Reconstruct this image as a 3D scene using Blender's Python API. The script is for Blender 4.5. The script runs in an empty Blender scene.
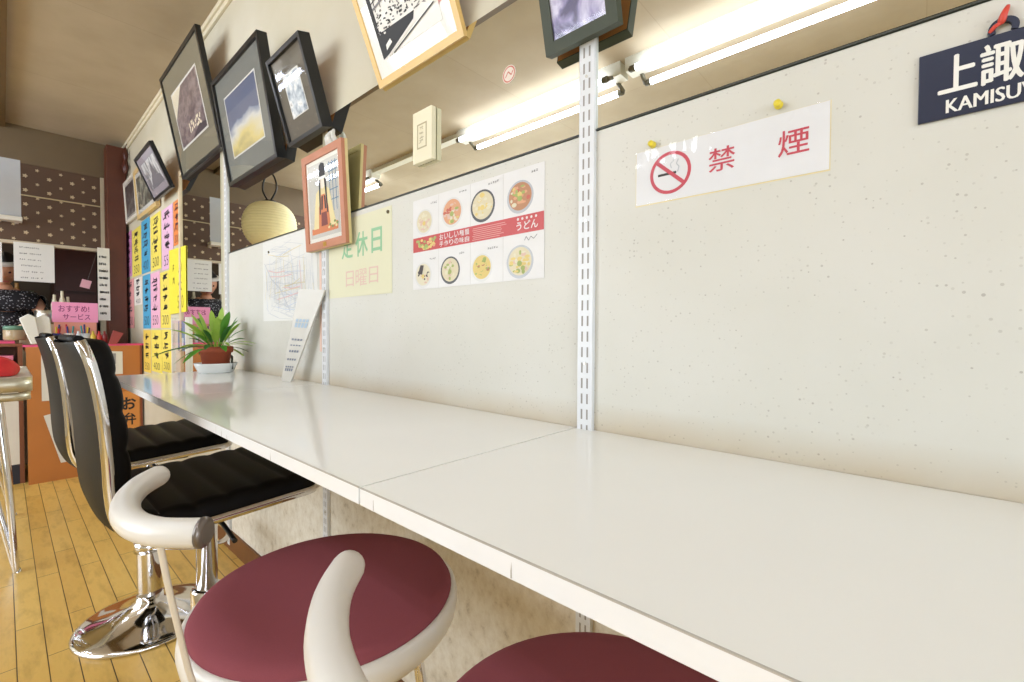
import bpy, math, random
from mathutils import Vector, Matrix
PI = math.pi
S = bpy.context.scene
COL = S.collection

# ------------------------------------------------------------------ camera
cam_d = bpy.data.cameras.new('camera'); cam = bpy.data.objects.new('camera', cam_d); COL.objects.link(cam)
cam_d.sensor_width = 36.0; cam_d.lens = 16.01; cam_d.clip_start = 0.01
R_ = ((0.74554546, 0.66643092, 0.00410884), (-0.01777092, 0.01371696, 0.99974799), (-0.66620662, 0.74544059, -0.02206985))
cam.matrix_world = Matrix(((R_[0][0], R_[1][0], -R_[2][0], 0), (R_[0][1], R_[1][1], -R_[2][1], -0.65),
                           (R_[0][2], R_[1][2], -R_[2][2], 0.945), (0, 0, 0, 1)))
S.camera = cam
# ------------------------------------------------------------------ light and exposure
S.view_settings.view_transform = 'Standard'; S.view_settings.look = 'None'
S.view_settings.gamma = 1.0; S.view_settings.use_curve_mapping = False
S.view_settings.exposure = 0.16
TUBE_POWER = 17.0
W = bpy.data.worlds.new('world'); S.world = W; W.use_nodes = True
W.node_tree.nodes['Background'].inputs[0].default_value = (0.80, 0.90, 1.0, 1)
W.node_tree.nodes['Background'].inputs[1].default_value = 1.0
def area(name, loc, rot, sx, sy, power, color):
    d = bpy.data.lights.new(name, 'AREA'); d.shape = 'RECTANGLE'; d.size = sx; d.size_y = sy
    d.energy = power; d.color = color
    o = bpy.data.objects.new(name, d); COL.objects.link(o); o.location = loc; o.rotation_euler = rot
    return o
area('daylight_shopfront', (2.72, -1.6, 1.25), (0, PI/2, 0), 2.0, 2.4, 62.0, (0.86, 0.93, 1.0))   # daylight through the shop window
area('front_window_fill', (-2.95, -3.27, 1.35), (PI/2, 0, 0), 2.9, 1.5, 84.0, (0.86, 0.93, 1.0))   # front daylight from an unseen window, added as fill for the far end
area('kitchen_fill', (-5.7, -1.1, 2.2), (0, 0, 0), 0.9, 0.2, 7.0, (1.0, 0.9, 0.75))  # unseen lamp added because little light reaches the kitchen

# ------------------------------------------------------------------ materials
def lin(c):
    out = []
    for v in c:
        v = v/255.0
        out.append(v/12.92 if v <= 0.04045 else ((v+0.055)/1.055)**2.4)
    return out
MATS = {}
def M(name, rgb, rough=0.5, metal=0.0, var=0.05, scale=25.0, bump=0.0, coat=0.0, spec=0.5, trans=0.0):
    if name in MATS: return MATS[name]
    m = bpy.data.materials.new(name); m.use_nodes = True; nt = m.node_tree; b = nt.nodes['Principled BSDF']
    c = lin(rgb)
    tc = nt.nodes.new('ShaderNodeTexCoord'); n = nt.nodes.new('ShaderNodeTexNoise')
    n.inputs['Scale'].default_value = scale; n.inputs['Detail'].default_value = 4
    nt.links.new(tc.outputs['Object'], n.inputs['Vector'])
    mx = nt.nodes.new('ShaderNodeMix'); mx.data_type = 'RGBA'
    mx.inputs['A'].default_value = [v*(1-var) for v in c]+[1]; mx.inputs['B'].default_value = [min(1, v*(1+var)) for v in c]+[1]
    nt.links.new(n.outputs['Fac'], mx.inputs['Factor']); nt.links.new(mx.outputs['Result'], b.inputs['Base Color'])
    b.inputs['Roughness'].default_value = rough; b.inputs['Metallic'].default_value = metal
    b.inputs['Specular IOR Level'].default_value = spec; b.inputs['Coat Weight'].default_value = coat
    b.inputs['Coat Roughness'].default_value = 0.05
    b.inputs['Transmission Weight'].default_value = trans
    if bump:
        bp = nt.nodes.new('ShaderNodeBump'); bp.inputs['Strength'].default_value = bump; bp.inputs['Distance'].default_value = 0.004
        nt.links.new(n.outputs['Fac'], bp.inputs['Height']); nt.links.new(bp.outputs['Normal'], b.inputs['Normal'])
    MATS[name] = m
    return m
def nodes_of(m):
    return m.node_tree.nodes, m.node_tree.links, m.node_tree.nodes['Principled BSDF']
def ramp(nt_nodes, stops, interp='LINEAR'):
    r = nt_nodes.new('ShaderNodeValToRGB'); r.color_ramp.interpolation = interp
    e = r.color_ramp.elements
    while len(e) < len(stops): e.new(0.5)
    for k, (p, c) in enumerate(stops):
        e[k].position = p; e[k].color = lin(c)+[1] if len(c) == 3 else c
    return r
def emitter(name, rgb, strength):
    if name in MATS: return MATS[name]
    m = bpy.data.materials.new(name); m.use_nodes = True; b = m.node_tree.nodes['Principled BSDF']
    b.inputs['Base Color'].default_value = (0.9, 0.9, 0.9, 1)
    b.inputs['Emission Color'].default_value = lin(rgb)+[1]; b.inputs['Emission Strength'].default_value = strength
    MATS[name] = m; return m

def wood_floor():
    m = M('floor_boards', (176, 138, 66), rough=0.33, spec=0.5); N, L, b = nodes_of(m)
    g = N.new('ShaderNodeNewGeometry'); sp = N.new('ShaderNodeSeparateXYZ'); L.new(g.outputs['Position'], sp.inputs[0])
    cb = N.new('ShaderNodeCombineXYZ'); L.new(sp.outputs[0], cb.inputs[0]); L.new(sp.outputs[1], cb.inputs[1])
    mp = N.new('ShaderNodeMapping'); mp.inputs['Location'].default_value = (0, 0.516, 0)
    L.new(cb.outputs[0], mp.inputs[0])
    br = N.new('ShaderNodeTexBrick'); br.inputs['Scale'].default_value = 1.0
    br.inputs['Brick Width'].default_value = 0.62; br.inputs['Row Height'].default_value = 0.060
    br.inputs['Mortar Size'].default_value = 0.0013; br.inputs['Mortar Smooth'].default_value = 0.2
    br.inputs['Bias'].default_value = 0.0; br.offset = 0.37; br.offset_frequency = 2
    br.inputs['Color1'].default_value = lin((222, 186, 104))+[1]; br.inputs['Color2'].default_value = lin((212, 172, 90))+[1]
    br.inputs['Mortar'].default_value = lin((62, 42, 18))+[1]
    L.new(mp.outputs[0], br.inputs['Vector'])
    n = N.new('ShaderNodeTexNoise'); n.inputs['Scale'].default_value = 7.0; n.inputs['Detail'].default_value = 8; n.inputs['Roughness'].default_value = 0.65
    st = N.new('ShaderNodeMapping'); st.inputs['Scale'].default_value = (0.8, 2.6, 1); L.new(cb.outputs[0], st.inputs[0]); L.new(st.outputs[0], n.inputs['Vector'])
    rp = ramp(N, [(0.30, (176, 160, 130)), (0.52, (255, 255, 255)), (0.75, (236, 214, 168))])
    L.new(n.outputs['Fac'], rp.inputs[0])
    mu = N.new('ShaderNodeMix'); mu.data_type = 'RGBA'; mu.blend_type = 'MULTIPLY'; mu.inputs['Factor'].default_value = 0.5
    L.new(br.outputs['Color'], mu.inputs['A']); L.new(rp.outputs['Color'], mu.inputs['B']); L.new(mu.outputs['Result'], b.inputs['Base Color'])
    bp = N.new('ShaderNodeBump'); bp.inputs['Strength'].default_value = 0.35; bp.inputs['Distance'].default_value = 0.002; bp.invert = True
    L.new(br.outputs['Fac'], bp.inputs['Height']); L.new(bp.outputs['Normal'], b.inputs['Normal'])
    return m
def speckled_panel():
    """white board with small scattered brown pin marks and a blotchy browner band along its bottom edge"""
    m = M('speckled_board', (226, 222, 208), rough=0.55); N, L, b = nodes_of(m)
    g = N.new('ShaderNodeNewGeometry')
    v = N.new('ShaderNodeTexVoronoi'); v.inputs['Scale'].default_value = 150.0; L.new(g.outputs['Position'], v.inputs['Vector'])
    n = N.new('ShaderNodeTexNoise'); n.inputs['Scale'].default_value = 9.0; n.inputs['Detail'].default_value = 3; L.new(g.outputs['Position'], n.inputs['Vector'])
    th = N.new('ShaderNodeMath'); th.operation = 'MULTIPLY_ADD'; th.inputs[1].default_value = 0.34; th.inputs[2].default_value = -0.0
    L.new(n.outputs['Fac'], th.inputs[0])
    lt = N.new('ShaderNodeMath'); lt.operation = 'LESS_THAN'; L.new(v.outputs['Distance'], lt.inputs[0]); L.new(th.outputs[0], lt.inputs[1])
    wn = N.new('ShaderNodeSeparateColor'); L.new(v.outputs['Color'], wn.inputs[0])
    pw = N.new('ShaderNodeMath'); pw.operation = 'POWER'; pw.inputs[1].default_value = 2.4; L.new(wn.outputs[0], pw.inputs[0])
    f = N.new('ShaderNodeMath'); f.operation = 'MULTIPLY'; L.new(lt.outputs[0], f.inputs[0]); L.new(pw.outputs[0], f.inputs[1])
    f2 = N.new('ShaderNodeMath'); f2.operation = 'MULTIPLY'; f2.inputs[1].default_value = 0.42; L.new(f.outputs[0], f2.inputs[0])
    n2 = N.new('ShaderNodeTexNoise'); n2.inputs['Scale'].default_value = 3.5; n2.inputs['Detail'].default_value = 6; L.new(g.outputs['Position'], n2.inputs['Vector'])
    base = ramp(N, [(0.35, (203, 201, 190)), (0.65, (209, 207, 198))]); L.new(n2.outputs['Fac'], base.inputs[0])
    # blotchy browner tone, fading out just above the counter
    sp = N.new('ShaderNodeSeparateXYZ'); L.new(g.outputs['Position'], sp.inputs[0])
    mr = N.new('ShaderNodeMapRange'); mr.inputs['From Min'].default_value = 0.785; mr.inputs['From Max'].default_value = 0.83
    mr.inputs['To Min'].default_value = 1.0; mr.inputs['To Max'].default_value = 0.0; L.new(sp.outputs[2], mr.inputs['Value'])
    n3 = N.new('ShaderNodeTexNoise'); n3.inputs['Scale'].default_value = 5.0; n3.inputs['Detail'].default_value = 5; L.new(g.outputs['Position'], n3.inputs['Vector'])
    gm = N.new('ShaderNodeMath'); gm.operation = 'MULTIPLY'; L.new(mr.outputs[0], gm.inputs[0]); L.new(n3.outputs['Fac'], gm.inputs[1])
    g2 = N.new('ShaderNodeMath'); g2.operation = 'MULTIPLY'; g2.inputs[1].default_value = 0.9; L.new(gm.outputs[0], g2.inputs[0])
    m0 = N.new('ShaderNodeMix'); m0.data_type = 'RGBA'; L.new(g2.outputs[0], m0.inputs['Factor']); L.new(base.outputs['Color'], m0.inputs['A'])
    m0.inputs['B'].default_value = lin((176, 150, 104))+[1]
    m1 = N.new('ShaderNodeMix'); m1.data_type = 'RGBA'; L.new(f2.outputs[0], m1.inputs['Factor']); L.new(m0.outputs['Result'], m1.inputs['A'])
    m1.inputs['B'].default_value = lin((112, 98, 78))+[1]; L.new(m1.outputs['Result'], b.inputs['Base Color'])
    bp = N.new('ShaderNodeBump'); bp.inputs['Strength'].default_value = 0.5; bp.inputs['Distance'].default_value = 0.0008; bp.invert = True
    L.new(f2.outputs[0], bp.inputs['Height']); L.new(bp.outputs['Normal'], b.inputs['Normal'])
    return m
def mottled_wall():
    m = M('mottled_wall', (198, 186, 160), rough=0.75); N, L, b = nodes_of(m)
    g = N.new('ShaderNodeNewGeometry'); n = N.new('ShaderNodeTexNoise'); n.inputs['Scale'].default_value = 38.0; n.inputs['Detail'].default_value = 8
    n.inputs['Roughness'].default_value = 0.7; st = N.new('ShaderNodeMapping'); st.inputs['Scale'].default_value = (1, 1, 0.8)
    L.new(g.outputs['Position'], st.inputs[0]); L.new(st.outputs[0], n.inputs['Vector'])
    r = ramp(N, [(0.28, (178, 167, 146)), (0.42, (214, 205, 187)), (0.62, (228, 222, 208)), (0.8, (214, 205, 184))]); L.new(n.outputs['Fac'], r.inputs[0])
    L.new(r.outputs['Color'], b.inputs['Base Color'])
    return m
def cream_wall():
    m = M('cream_wall', (228, 222, 204), rough=0.7); N, L, b = nodes_of(m)
    g = N.new('ShaderNodeNewGeometry'); n = N.new('ShaderNodeTexNoise'); n.inputs['Scale'].default_value = 2.2; n.inputs['Detail'].default_value = 6
    L.new(g.outputs['Position'], n.inputs['Vector'])
    r = ramp(N, [(0.3, (196, 187, 160)), (0.7, (208, 202, 184))]); L.new(n.outputs['Fac'], r.inputs[0]); L.new(r.outputs['Color'], b.inputs['Base Color'])
    return m
def ceiling_mat():
    m = M('ceiling_board', (168, 152, 124), rough=0.8); N, L, b = nodes_of(m)
    g = N.new('ShaderNodeNewGeometry'); br = N.new('ShaderNodeTexBrick'); br.inputs['Scale'].default_value = 1.0
    br.inputs['Brick Width'].default_value = 0.91; br.inputs['Row Height'].default_value = 1.82; br.offset = 0.0
    br.inputs['Mortar Size'].default_value = 0.002
    c1, c2 = (184, 169, 144), (181, 166, 141)
    br.inputs['Color1'].default_value = lin(c1)+[1]; br.inputs['Color2'].default_value = lin(c2)+[1]; br.inputs['Mortar'].default_value = lin((170, 155, 130))+[1]
    L.new(g.outputs['Position'], br.inputs['Vector'])
    n = N.new('ShaderNodeTexNoise'); n.inputs['Scale'].default_value = 5; n.inputs['Detail'].default_value = 6; L.new(g.outputs['Position'], n.inputs['Vector'])
    r = ramp(N, [(0.3, (242, 240, 236)), (0.7, (255, 255, 255))]); L.new(n.outputs['Fac'], r.inputs[0])
    mu = N.new('ShaderNodeMix'); mu.data_type = 'RGBA'; mu.blend_type = 'MULTIPLY'; mu.inputs['Factor'].default_value = 1
    L.new(br.outputs['Color'], mu.inputs['A']); L.new(r.outputs['Color'], mu.inputs['B']); L.new(mu.outputs['Result'], b.inputs['Base Color'])
    return m
def dotted_paper():
    """brown paper with rows of small pale flowers, alternate rows offset"""
    m = M('dotted_paper', (70, 52, 40), rough=0.6); N, L, b = nodes_of(m)
    g = N.new('ShaderNodeNewGeometry'); sp = N.new('ShaderNodeSeparateXYZ'); L.new(g.outputs['Position'], sp.inputs[0])
    def math_(op, a, c=None):
        x = N.new('ShaderNodeMath'); x.operation = op
        for k, v in enumerate((a, c)):
            if v is None: continue
            if isinstance(v, (int, float)): x.inputs[k].default_value = v
            else: L.new(v, x.inputs[k])
        return x.outputs[0]
    px, pz = 0.118, 0.098
    def lattice(oy, oz, r):
        u = math_('SUBTRACT', math_('FRACT', math_('ADD', math_('DIVIDE', sp.outputs[1], px), oy+50)), 0.5)
        w = math_('SUBTRACT', math_('FRACT', math_('ADD', math_('DIVIDE', sp.outputs[2], pz), oz)), 0.5)
        uu = math_('MULTIPLY', u, px); ww = math_('MULTIPLY', w, pz)
        d = math_('SQRT', math_('ADD', math_('MULTIPLY', uu, uu), math_('MULTIPLY', ww, ww)))
        a = math_('ARCTAN2', ww, uu); pet = math_('MULTIPLY', math_('COSINE', math_('MULTIPLY', a, 5)), 0.003)
        return math_('LESS_THAN', d, math_('ADD', pet, r))
    f = math_('MAXIMUM', lattice(0.0, 0.0, 0.0108), lattice(0.5, 0.5, 0.0078))
    mx = N.new('ShaderNodeMix'); mx.data_type = 'RGBA'; L.new(f, mx.inputs['Factor'])
    mx.inputs['A'].default_value = lin((86, 62, 44))+[1]; mx.inputs['B'].default_value = lin((192, 172, 138))+[1]
    L.new(mx.outputs['Result'], b.inputs['Base Color'])
    return m
def pane_mat():
    m = bpy.data.materials.new('picture_glass'); m.use_nodes = True; N, L = m.node_tree.nodes, m.node_tree.links
    N.remove(N['Principled BSDF']); t = N.new('ShaderNodeBsdfTransparent'); g = N.new('ShaderNodeBsdfGlossy'); g.inputs['Roughness'].default_value = 0.03
    fr = N.new('ShaderNodeFresnel'); fr.inputs['IOR'].default_value = 1.5; mx = N.new('ShaderNodeMixShader')
    ge = N.new('ShaderNodeNewGeometry'); iv = N.new('ShaderNodeMath'); iv.operation = 'SUBTRACT'; iv.inputs[0].default_value = 1.0; L.new(ge.outputs['Backfacing'], iv.inputs[1])
    ml = N.new('ShaderNodeMath'); ml.operation = 'MULTIPLY'; L.new(fr.outputs[0], ml.inputs[0]); L.new(iv.outputs[0], ml.inputs[1])
    L.new(ml.outputs[0], mx.inputs[0]); L.new(t.outputs[0], mx.inputs[1]); L.new(g.outputs[0], mx.inputs[2]); L.new(mx.outputs[0], N['Material Output'].inputs[0])
    MATS['picture_glass'] = m; return m
def photo(name, stops, scale=(4, 4, 4), detail=6, rough=0.4, grad=0.0, gcol=None, dist=0.0):
    """printed picture: noise toned through a colour ramp, tilted by height within the print"""
    m = M(name, (128, 128, 128), rough=rough); N, L, b = nodes_of(m)
    tc = N.new('ShaderNodeTexCoord'); mp = N.new('ShaderNodeMapping'); mp.inputs['Scale'].default_value = scale
    L.new(tc.outputs['Object'], mp.inputs[0]); n = N.new('ShaderNodeTexNoise'); n.inputs['Scale'].default_value = 4.0
    n.inputs['Detail'].default_value = detail; n.inputs['Distortion'].default_value = dist; L.new(mp.outputs[0], n.inputs['Vector'])
    sp = N.new('ShaderNodeSeparateXYZ'); L.new(tc.outputs['Generated'], sp.inputs[0])
    ad = N.new('ShaderNodeMath'); ad.operation = 'MULTIPLY_ADD'; ad.inputs[1].default_value = grad; L.new(sp.outputs[2], ad.inputs[0]); L.new(n.outputs['Fac'], ad.inputs[2])
    r = ramp(N, stops); L.new(ad.outputs[0], r.inputs[0]); L.new(r.outputs['Color'], b.inputs['Base Color'])
    return m
CREAM = cream_wall(); SPECK = speckled_panel(); MOTT = mottled_wall(); PANE = pane_mat()
WHITE_MET = M('white_enamel', (218, 220, 222), rough=0.35)
SLOT = M('slot_shadow_steel', (150, 146, 140), rough=0.6)
CHROME = M('chrome', (225, 225, 228), rough=0.07, metal=1.0, var=0.02)
STEEL = M('brushed_steel', (196, 192, 182), rough=0.28, metal=1.0, var=0.08, scale=60)
BLACKLEA = M('black_leatherette', (11, 9, 8), rough=0.5, var=0.15, scale=120, bump=0.04, spec=0.12)
BURG = M('burgundy_fabric', (140, 75, 83), rough=0.95, var=0.16, scale=1400, bump=0.15, spec=0.15)
WHITEPL = M('white_vinyl', (226, 223, 216), rough=0.30, var=0.03, scale=12)
LAMIN = M('white_laminate', (243, 243, 238), rough=0.07, var=0.025, scale=6, spec=0.38)
EDGE = M('edge_banding', (240, 240, 240), rough=0.4, var=0.03, scale=30)
DARKLINE = M('seam_dirt', (120, 110, 90), rough=0.8)
PAPER = M('white_paper', (218, 217, 211), rough=0.7, var=0.02)
INK = M('black_ink', (34, 30, 30), rough=0.6)
GREYINK = M('grey_ink', (120, 118, 116), rough=0.6)
DKWOOD = M('dark_red_wood', (86, 40, 18), rough=0.45, var=0.25, scale=14, bump=0.1)
BLACKFR = M('black_lacquer', (20, 21, 22), rough=0.3, var=0.1)
GREYMAT = M('grey_mount', (122, 116, 96), rough=0.8)

# ------------------------------------------------------------------ mesh helpers
_TXT = {}
def text_geo(body, bold=0.0):
    k = (body, bold)
    if k not in _TXT:
        c = bpy.data.curves.new('lettering', 'FONT'); c.body = body; c.offset = bold; c.resolution_u = 3
        o = bpy.data.objects.new('lettering', c); COL.objects.link(o)
        dg = bpy.context.evaluated_depsgraph_get(); me = bpy.data.meshes.new_from_object(o.evaluated_get(dg))
        v = [tuple(x.co) for x in me.vertices]; f = [tuple(p.vertices) for p in me.polygons]
        bpy.data.objects.remove(o); bpy.data.curves.remove(c); bpy.data.meshes.remove(me)
        xs = [p[0] for p in v]; ys = [p[1] for p in v]
        x0, x1, y0, y1 = min(xs), max(xs), min(ys), max(ys)
        v = [((p[0]-x0)/(x1-x0), (p[1]-y0)/(y1-y0)) for p in v]
        _TXT[k] = (v, f)
    return _TXT[k]

class MB:
    """collects shapes and links them as ONE mesh object"""
    def __init__(s): s.v = []; s.f = []; s.m = []; s.s = []
    def add(s, vs, fs, m=0, smooth=False):
        b = len(s.v); s.v += [tuple(p) for p in vs]
        for f in fs: s.f.append(tuple(b+i for i in f)); s.m.append(m); s.s.append(smooth)
        return s
    def box(s, x0, x1, y0, y1, z0, z1, m=0):
        v = [(x, y, z) for x in (x0, x1) for y in (y0, y1) for z in (z0, z1)]
        return s.add(v, [(0, 1, 3, 2), (4, 6, 7, 5), (0, 4, 5, 1), (2, 3, 7, 6), (0, 2, 6, 4), (1, 5, 7, 3)], m)
    def prism(s, poly, w0, w1, m=0, cap_m=None):
        """poly in (u, v) on an upright sheet: u = x, v = z, and w toward the viewer (-y)"""
        n = len(poly); v = [(u, -w0, q) for u, q in poly]+[(u, -w1, q) for u, q in poly]
        a = sum(poly[i][0]*poly[(i+1) % n][1]-poly[(i+1) % n][0]*poly[i][1] for i in range(n))
        fr = list(range(n, 2*n)); bk = list(range(n))[::-1]
        sd = [(i, (i+1) % n, n+(i+1) % n, n+i) for i in range(n)]
        if a < 0: fr.reverse(); bk.reverse(); sd = [t[::-1] for t in sd]
        s.add(v, [tuple(fr)], m if cap_m is None else cap_m); b = len(s.v)-2*n
        for t in sd+[tuple(bk)]: s.f.append(tuple(b+i for i in t)); s.m.append(m); s.s.append(False)
        return s
    def slab(s, poly, z0, z1, m=0):
        """poly in plan (x, y), extruded from z0 to z1"""
        n = len(poly); v = [(x, y, z0) for x, y in poly]+[(x, y, z1) for x, y in poly]
        return s.add(v, [tuple(range(n))[::-1], tuple(range(n, 2*n))]+[(i, (i+1) % n, n+(i+1) % n, n+i) for i in range(n)], m)
    def rect(s, u0, u1, v0, v1, w0=0.0, w1=0.001, m=0): return s.prism([(u0, v0), (u1, v0), (u1, v1), (u0, v1)], w0, w1, m)
    def flat(s, poly, w, m=0):
        n = len(poly); a = sum(poly[i][0]*poly[(i+1) % n][1]-poly[(i+1) % n][0]*poly[i][1] for i in range(n))
        f = tuple(range(n)) if a > 0 else tuple(range(n))[::-1]
        return s.add([(u, -w, q) for u, q in poly], [f], m)
    def disc(s, u, v, ru, rv, w, m=0, n=24, w0=None):
        P = [(u+ru*math.cos(2*PI*i/n), v+rv*math.sin(2*PI*i/n)) for i in range(n)]
        return s.flat(P, w, m) if w0 is None else s.prism(P, w0, w, m)
    def ring(s, u, v, r0, r1, w, m=0, n=32, a0=0.0, a1=2*PI, k=1.0):
        vs = []; fs = []
        for i in range(n+1):
            a = a0+(a1-a0)*i/n
            vs += [(u+r0*math.cos(a), -w, v+r0*k*math.sin(a)), (u+r1*math.cos(a), -w, v+r1*k*math.sin(a))]
            if i: fs.append((2*i-2, 2*i-1, 2*i+1, 2*i))
        return s.add(vs, fs, m)
    def text(s, body, u, v, wd, ht, w, m=0, bold=0.0, rot90=False):
        vs, fs = text_geo(body, bold)
        return s.add([(u+p[0]*wd, -w, v+p[1]*ht) for p in vs], fs, m)
    def stroke(s, pts, th, w, m=0):
        for (a, b), (c, d) in zip(pts, pts[1:]):
            L = math.hypot(c-a, d-b)
            if L < 1e-7: continue
            nx, ny = -(d-b)/L*th/2, (c-a)/L*th/2
            s.add([(a-nx, -w, b-ny), (c-nx, -w, d-ny), (c+nx, -w, d+ny), (a+nx, -w, b+ny)], [(0, 1, 2, 3)], m)
        return s
    def tube(s, pts, r, n=12, m=0, closed=False, caps=True, rnd=False):
        P = [Vector(p) for p in pts]; k = len(P)
        rs = list(r) if isinstance(r, (list, tuple)) else [r]*k
        if rnd and not closed:      # rounded ends
            for end in (0, 1):
                i, j = (0, 1) if end == 0 else (len(P)-1, len(P)-2)
                d = (P[i]-P[j]).normalized(); q = []; rr = []
                for t in (0.35, 0.7, 0.92, 1.0): q.append(P[i]+d*rs[i]*t); rr.append(rs[i]*math.sqrt(max(0.0, 1-t*t))+1e-5)
                if end == 0: P = q[::-1]+P; rs = rr[::-1]+rs
                else: P = P+q; rs = rs+rr
            k = len(P)
        up = None; vs = []; fs = []
        for i in range(k):
            if closed: t = P[(i+1) % k]-P[i-1]
            else: t = P[min(i+1, k-1)]-P[max(i-1, 0)]
            t.normalize()
            if up is None:
                up = Vector((0, 0, 1)) if abs(t.z) < 0.9 else Vector((1, 0, 0))
            a = (up-t*up.dot(t)).normalized(); up = a; c = t.cross(a)
            for j in range(n):
                an = 2*PI*j/n; vs.append(P[i]+(a*math.cos(an)+c*math.sin(an))*rs[i])
        for i in range(k if closed else k-1):
            i2 = (i+1) % k
            for j in range(n): fs.append((i*n+j, i*n+(j+1) % n, i2*n+(j+1) % n, i2*n+j))
        s.add(vs, fs, m, True)
        if caps and not closed:
            b = len(s.v)-k*n
            s.f.append(tuple(b+j for j in range(n))[::-1]); s.m.append(m); s.s.append(False)
            s.f.append(tuple(b+(k-1)*n+j for j in range(n))); s.m.append(m); s.s.append(False)
        return s
    def lathe(s, prof, c=(0, 0, 0), n=32, m=0, wob=None, smooth=True):
        vs = []; fs = []; k = len(prof)
        for i, (r, z) in enumerate(prof):
            for j in range(n):
                a = 2*PI*j/n; q = r*(1+(wob(a, z) if wob else 0)); vs.append((c[0]+q*math.cos(a), c[1]+q*math.sin(a), c[2]+z))
        for i in range(k-1):
            for j in range(n): fs.append((i*n+j, i*n+(j+1) % n, (i+1)*n+(j+1) % n, (i+1)*n+j))
        s.add(vs, fs, m, smooth)
        b = len(s.v)-k*n
        if prof[0][0] > 1e-6: s.f.append(tuple(b+j for j in range(n))[::-1]); s.m.append(m); s.s.append(False)
        if prof[-1][0] > 1e-6: s.f.append(tuple(b+(k-1)*n+j for j in range(n))); s.m.append(m); s.s.append(False)
        return s
    def grid(s, rows, m=0, smooth=True):
        k = len(rows); n = len(rows[0]); vs = [p for r in rows for p in r]
        return s.add(vs, [(i*n+j, i*n+j+1, (i+1)*n+j+1, (i+1)*n+j) for i in range(k-1) for j in range(n-1)], m, smooth)
    def build(s, name, mats, parent=None, bevel=0.0, sub=0, loc=None, solid=0.0):
        me = bpy.data.meshes.new(name); me.from_pydata(s.v, [], s.f)
        for mt in (mats if isinstance(mats, (list, tuple)) else [mats]): me.materials.append(mt)
        me.polygons.foreach_set('material_index', s.m); me.polygons.foreach_set('use_smooth', s.s); me.update()
        o = bpy.data.objects.new(name, me); COL.objects.link(o)
        if parent is not None: o.parent = parent
        if loc: o.location = loc
        if solid:
            d = o.modifiers.new('solid', 'SOLIDIFY'); d.thickness = solid; d.offset = 0
        if sub:
            d = o.modifiers.new('sub', 'SUBSURF'); d.levels = sub; d.render_levels = sub
        if bevel:
            d = o.modifiers.new('bevel', 'BEVEL'); d.width = bevel; d.segments = 2; d.limit_method = 'ANGLE'; d.angle_limit = 0.6
        return o
def tag(o, label, cat, group=None, kind=None):
    o['label'] = label; o['category'] = cat
    if group: o['group'] = group
    if kind: o['kind'] = kind
    return o
def thing(name, label, cat, loc=(0, 0, 0), rot=(0, 0, 0), group=None):
    o = bpy.data.objects.new(name, None); COL.objects.link(o); o.location = loc; o.rotation_euler = rot; o.empty_display_size = 0.05
    return tag(o, label, cat, group)
def struct(o): o['kind'] = 'structure'; return o
def copy_thing(root, loc, rot, label):
    r = root.copy(); COL.objects.link(r); r.location = loc; r.rotation_euler = rot; r['label'] = label
    for ch in list(root.children):
        c = ch.copy(); COL.objects.link(c); c.parent = r
        for g in list(ch.children):
            d = g.copy(); COL.objects.link(d); d.parent = c
    return r
def smooth_path(pts, n=6, closed=False):
    P = [Vector(p) for p in pts]; k = len(P); out = []
    for i in range(k if closed else k-1):
        g = (lambda j: P[j % k]) if closed else (lambda j: P[max(0, min(k-1, j))])
        a, b, c, d = g(i-1), g(i), g(i+1), g(i+2)
        for q in range(n):
            t = q/n
            out.append(0.5*((2*b)+(c-a)*t+(2*a-5*b+4*c-d)*t*t+(3*b-a-3*c+d)*t**3))
    if not closed: out.append(P[-1])
    return out
def scribble(mb, u, v, wd, ht, seed, w, m, th, n=5):
    """one handwritten character as a few brush strokes"""
    rn = random.Random(seed)
    for k in range(n):
        if rn.random() < 0.5:
            y = v+ht*rn.uniform(0.1, 0.95); a = [(u+wd*rn.uniform(0, .3), y), (u+wd*rn.uniform(.7, 1), y+ht*rn.uniform(-.05, .15))]
        else:
            x = u+wd*rn.uniform(0.1, 0.9); a = [(x, v+ht*rn.uniform(.6, 1)), (x+wd*rn.uniform(-.2, .2), v+ht*rn.uniform(.3, .5)), (x+wd*rn.uniform(-.4, .2), v+ht*rn.uniform(0, .25))]
        mb.stroke(a, th, w, m)

# ------------------------------------------------------------------ the room
X0, X1, YF, ZC = -4.64, 2.60, -3.2, 2.345
struct(MB().box(-6.7, X1, YF, 0.0, -0.05, 0).build('floor', wood_floor()))
struct(MB().box(-6.7, X1, YF, 0.1, ZC, ZC+0.05).build('ceiling', ceiling_mat()))
struct(MB().box(-6.7, X1, 0.0, 0.10, 0, ZC).build('wall_back', CREAM))
wf_ = MB().box(-6.7, -4.45, YF-0.1, YF, 0, ZC).box(-1.45, X1, YF-0.1, YF, 0, ZC).box(-4.45, -1.45, YF-0.1, YF, 0, .55).box(-4.45, -1.45, YF-0.1, YF, 2.15, ZC)
struct(wf_.build('wall_front', CREAM))
w2 = MB()
for a in (-4.45, -3.47, -2.49, -1.51): w2.box(a, a+.06, YF-.07, YF-.03, .55, 2.15)
w2.box(-4.45, -1.45, YF-.07, YF-.03, .55, .61).box(-4.45, -1.45, YF-.07, YF-.03, 2.09, 2.15)
struct(w2.build('fill_window', STEEL))  # unseen window frame added round the front fill light
wr = MB(); wr.box(X1, X1+.1, YF, -2.9, 0, ZC).box(X1, X1+.1, -0.3, 0.1, 0, ZC).box(X1, X1+.1, -2.9, -0.3, 2.2, ZC).box(X1, X1+.1, -2.9, -0.3, 0, 0.35)
struct(wr.build('wall_right', CREAM))
wf = MB()
for a, b in ((-2.9, -2.84), (-1.63, -1.57), (-0.36, -0.3)): wf.box(X1+.02, X1+.08, a, b, .35, 2.2)
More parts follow.
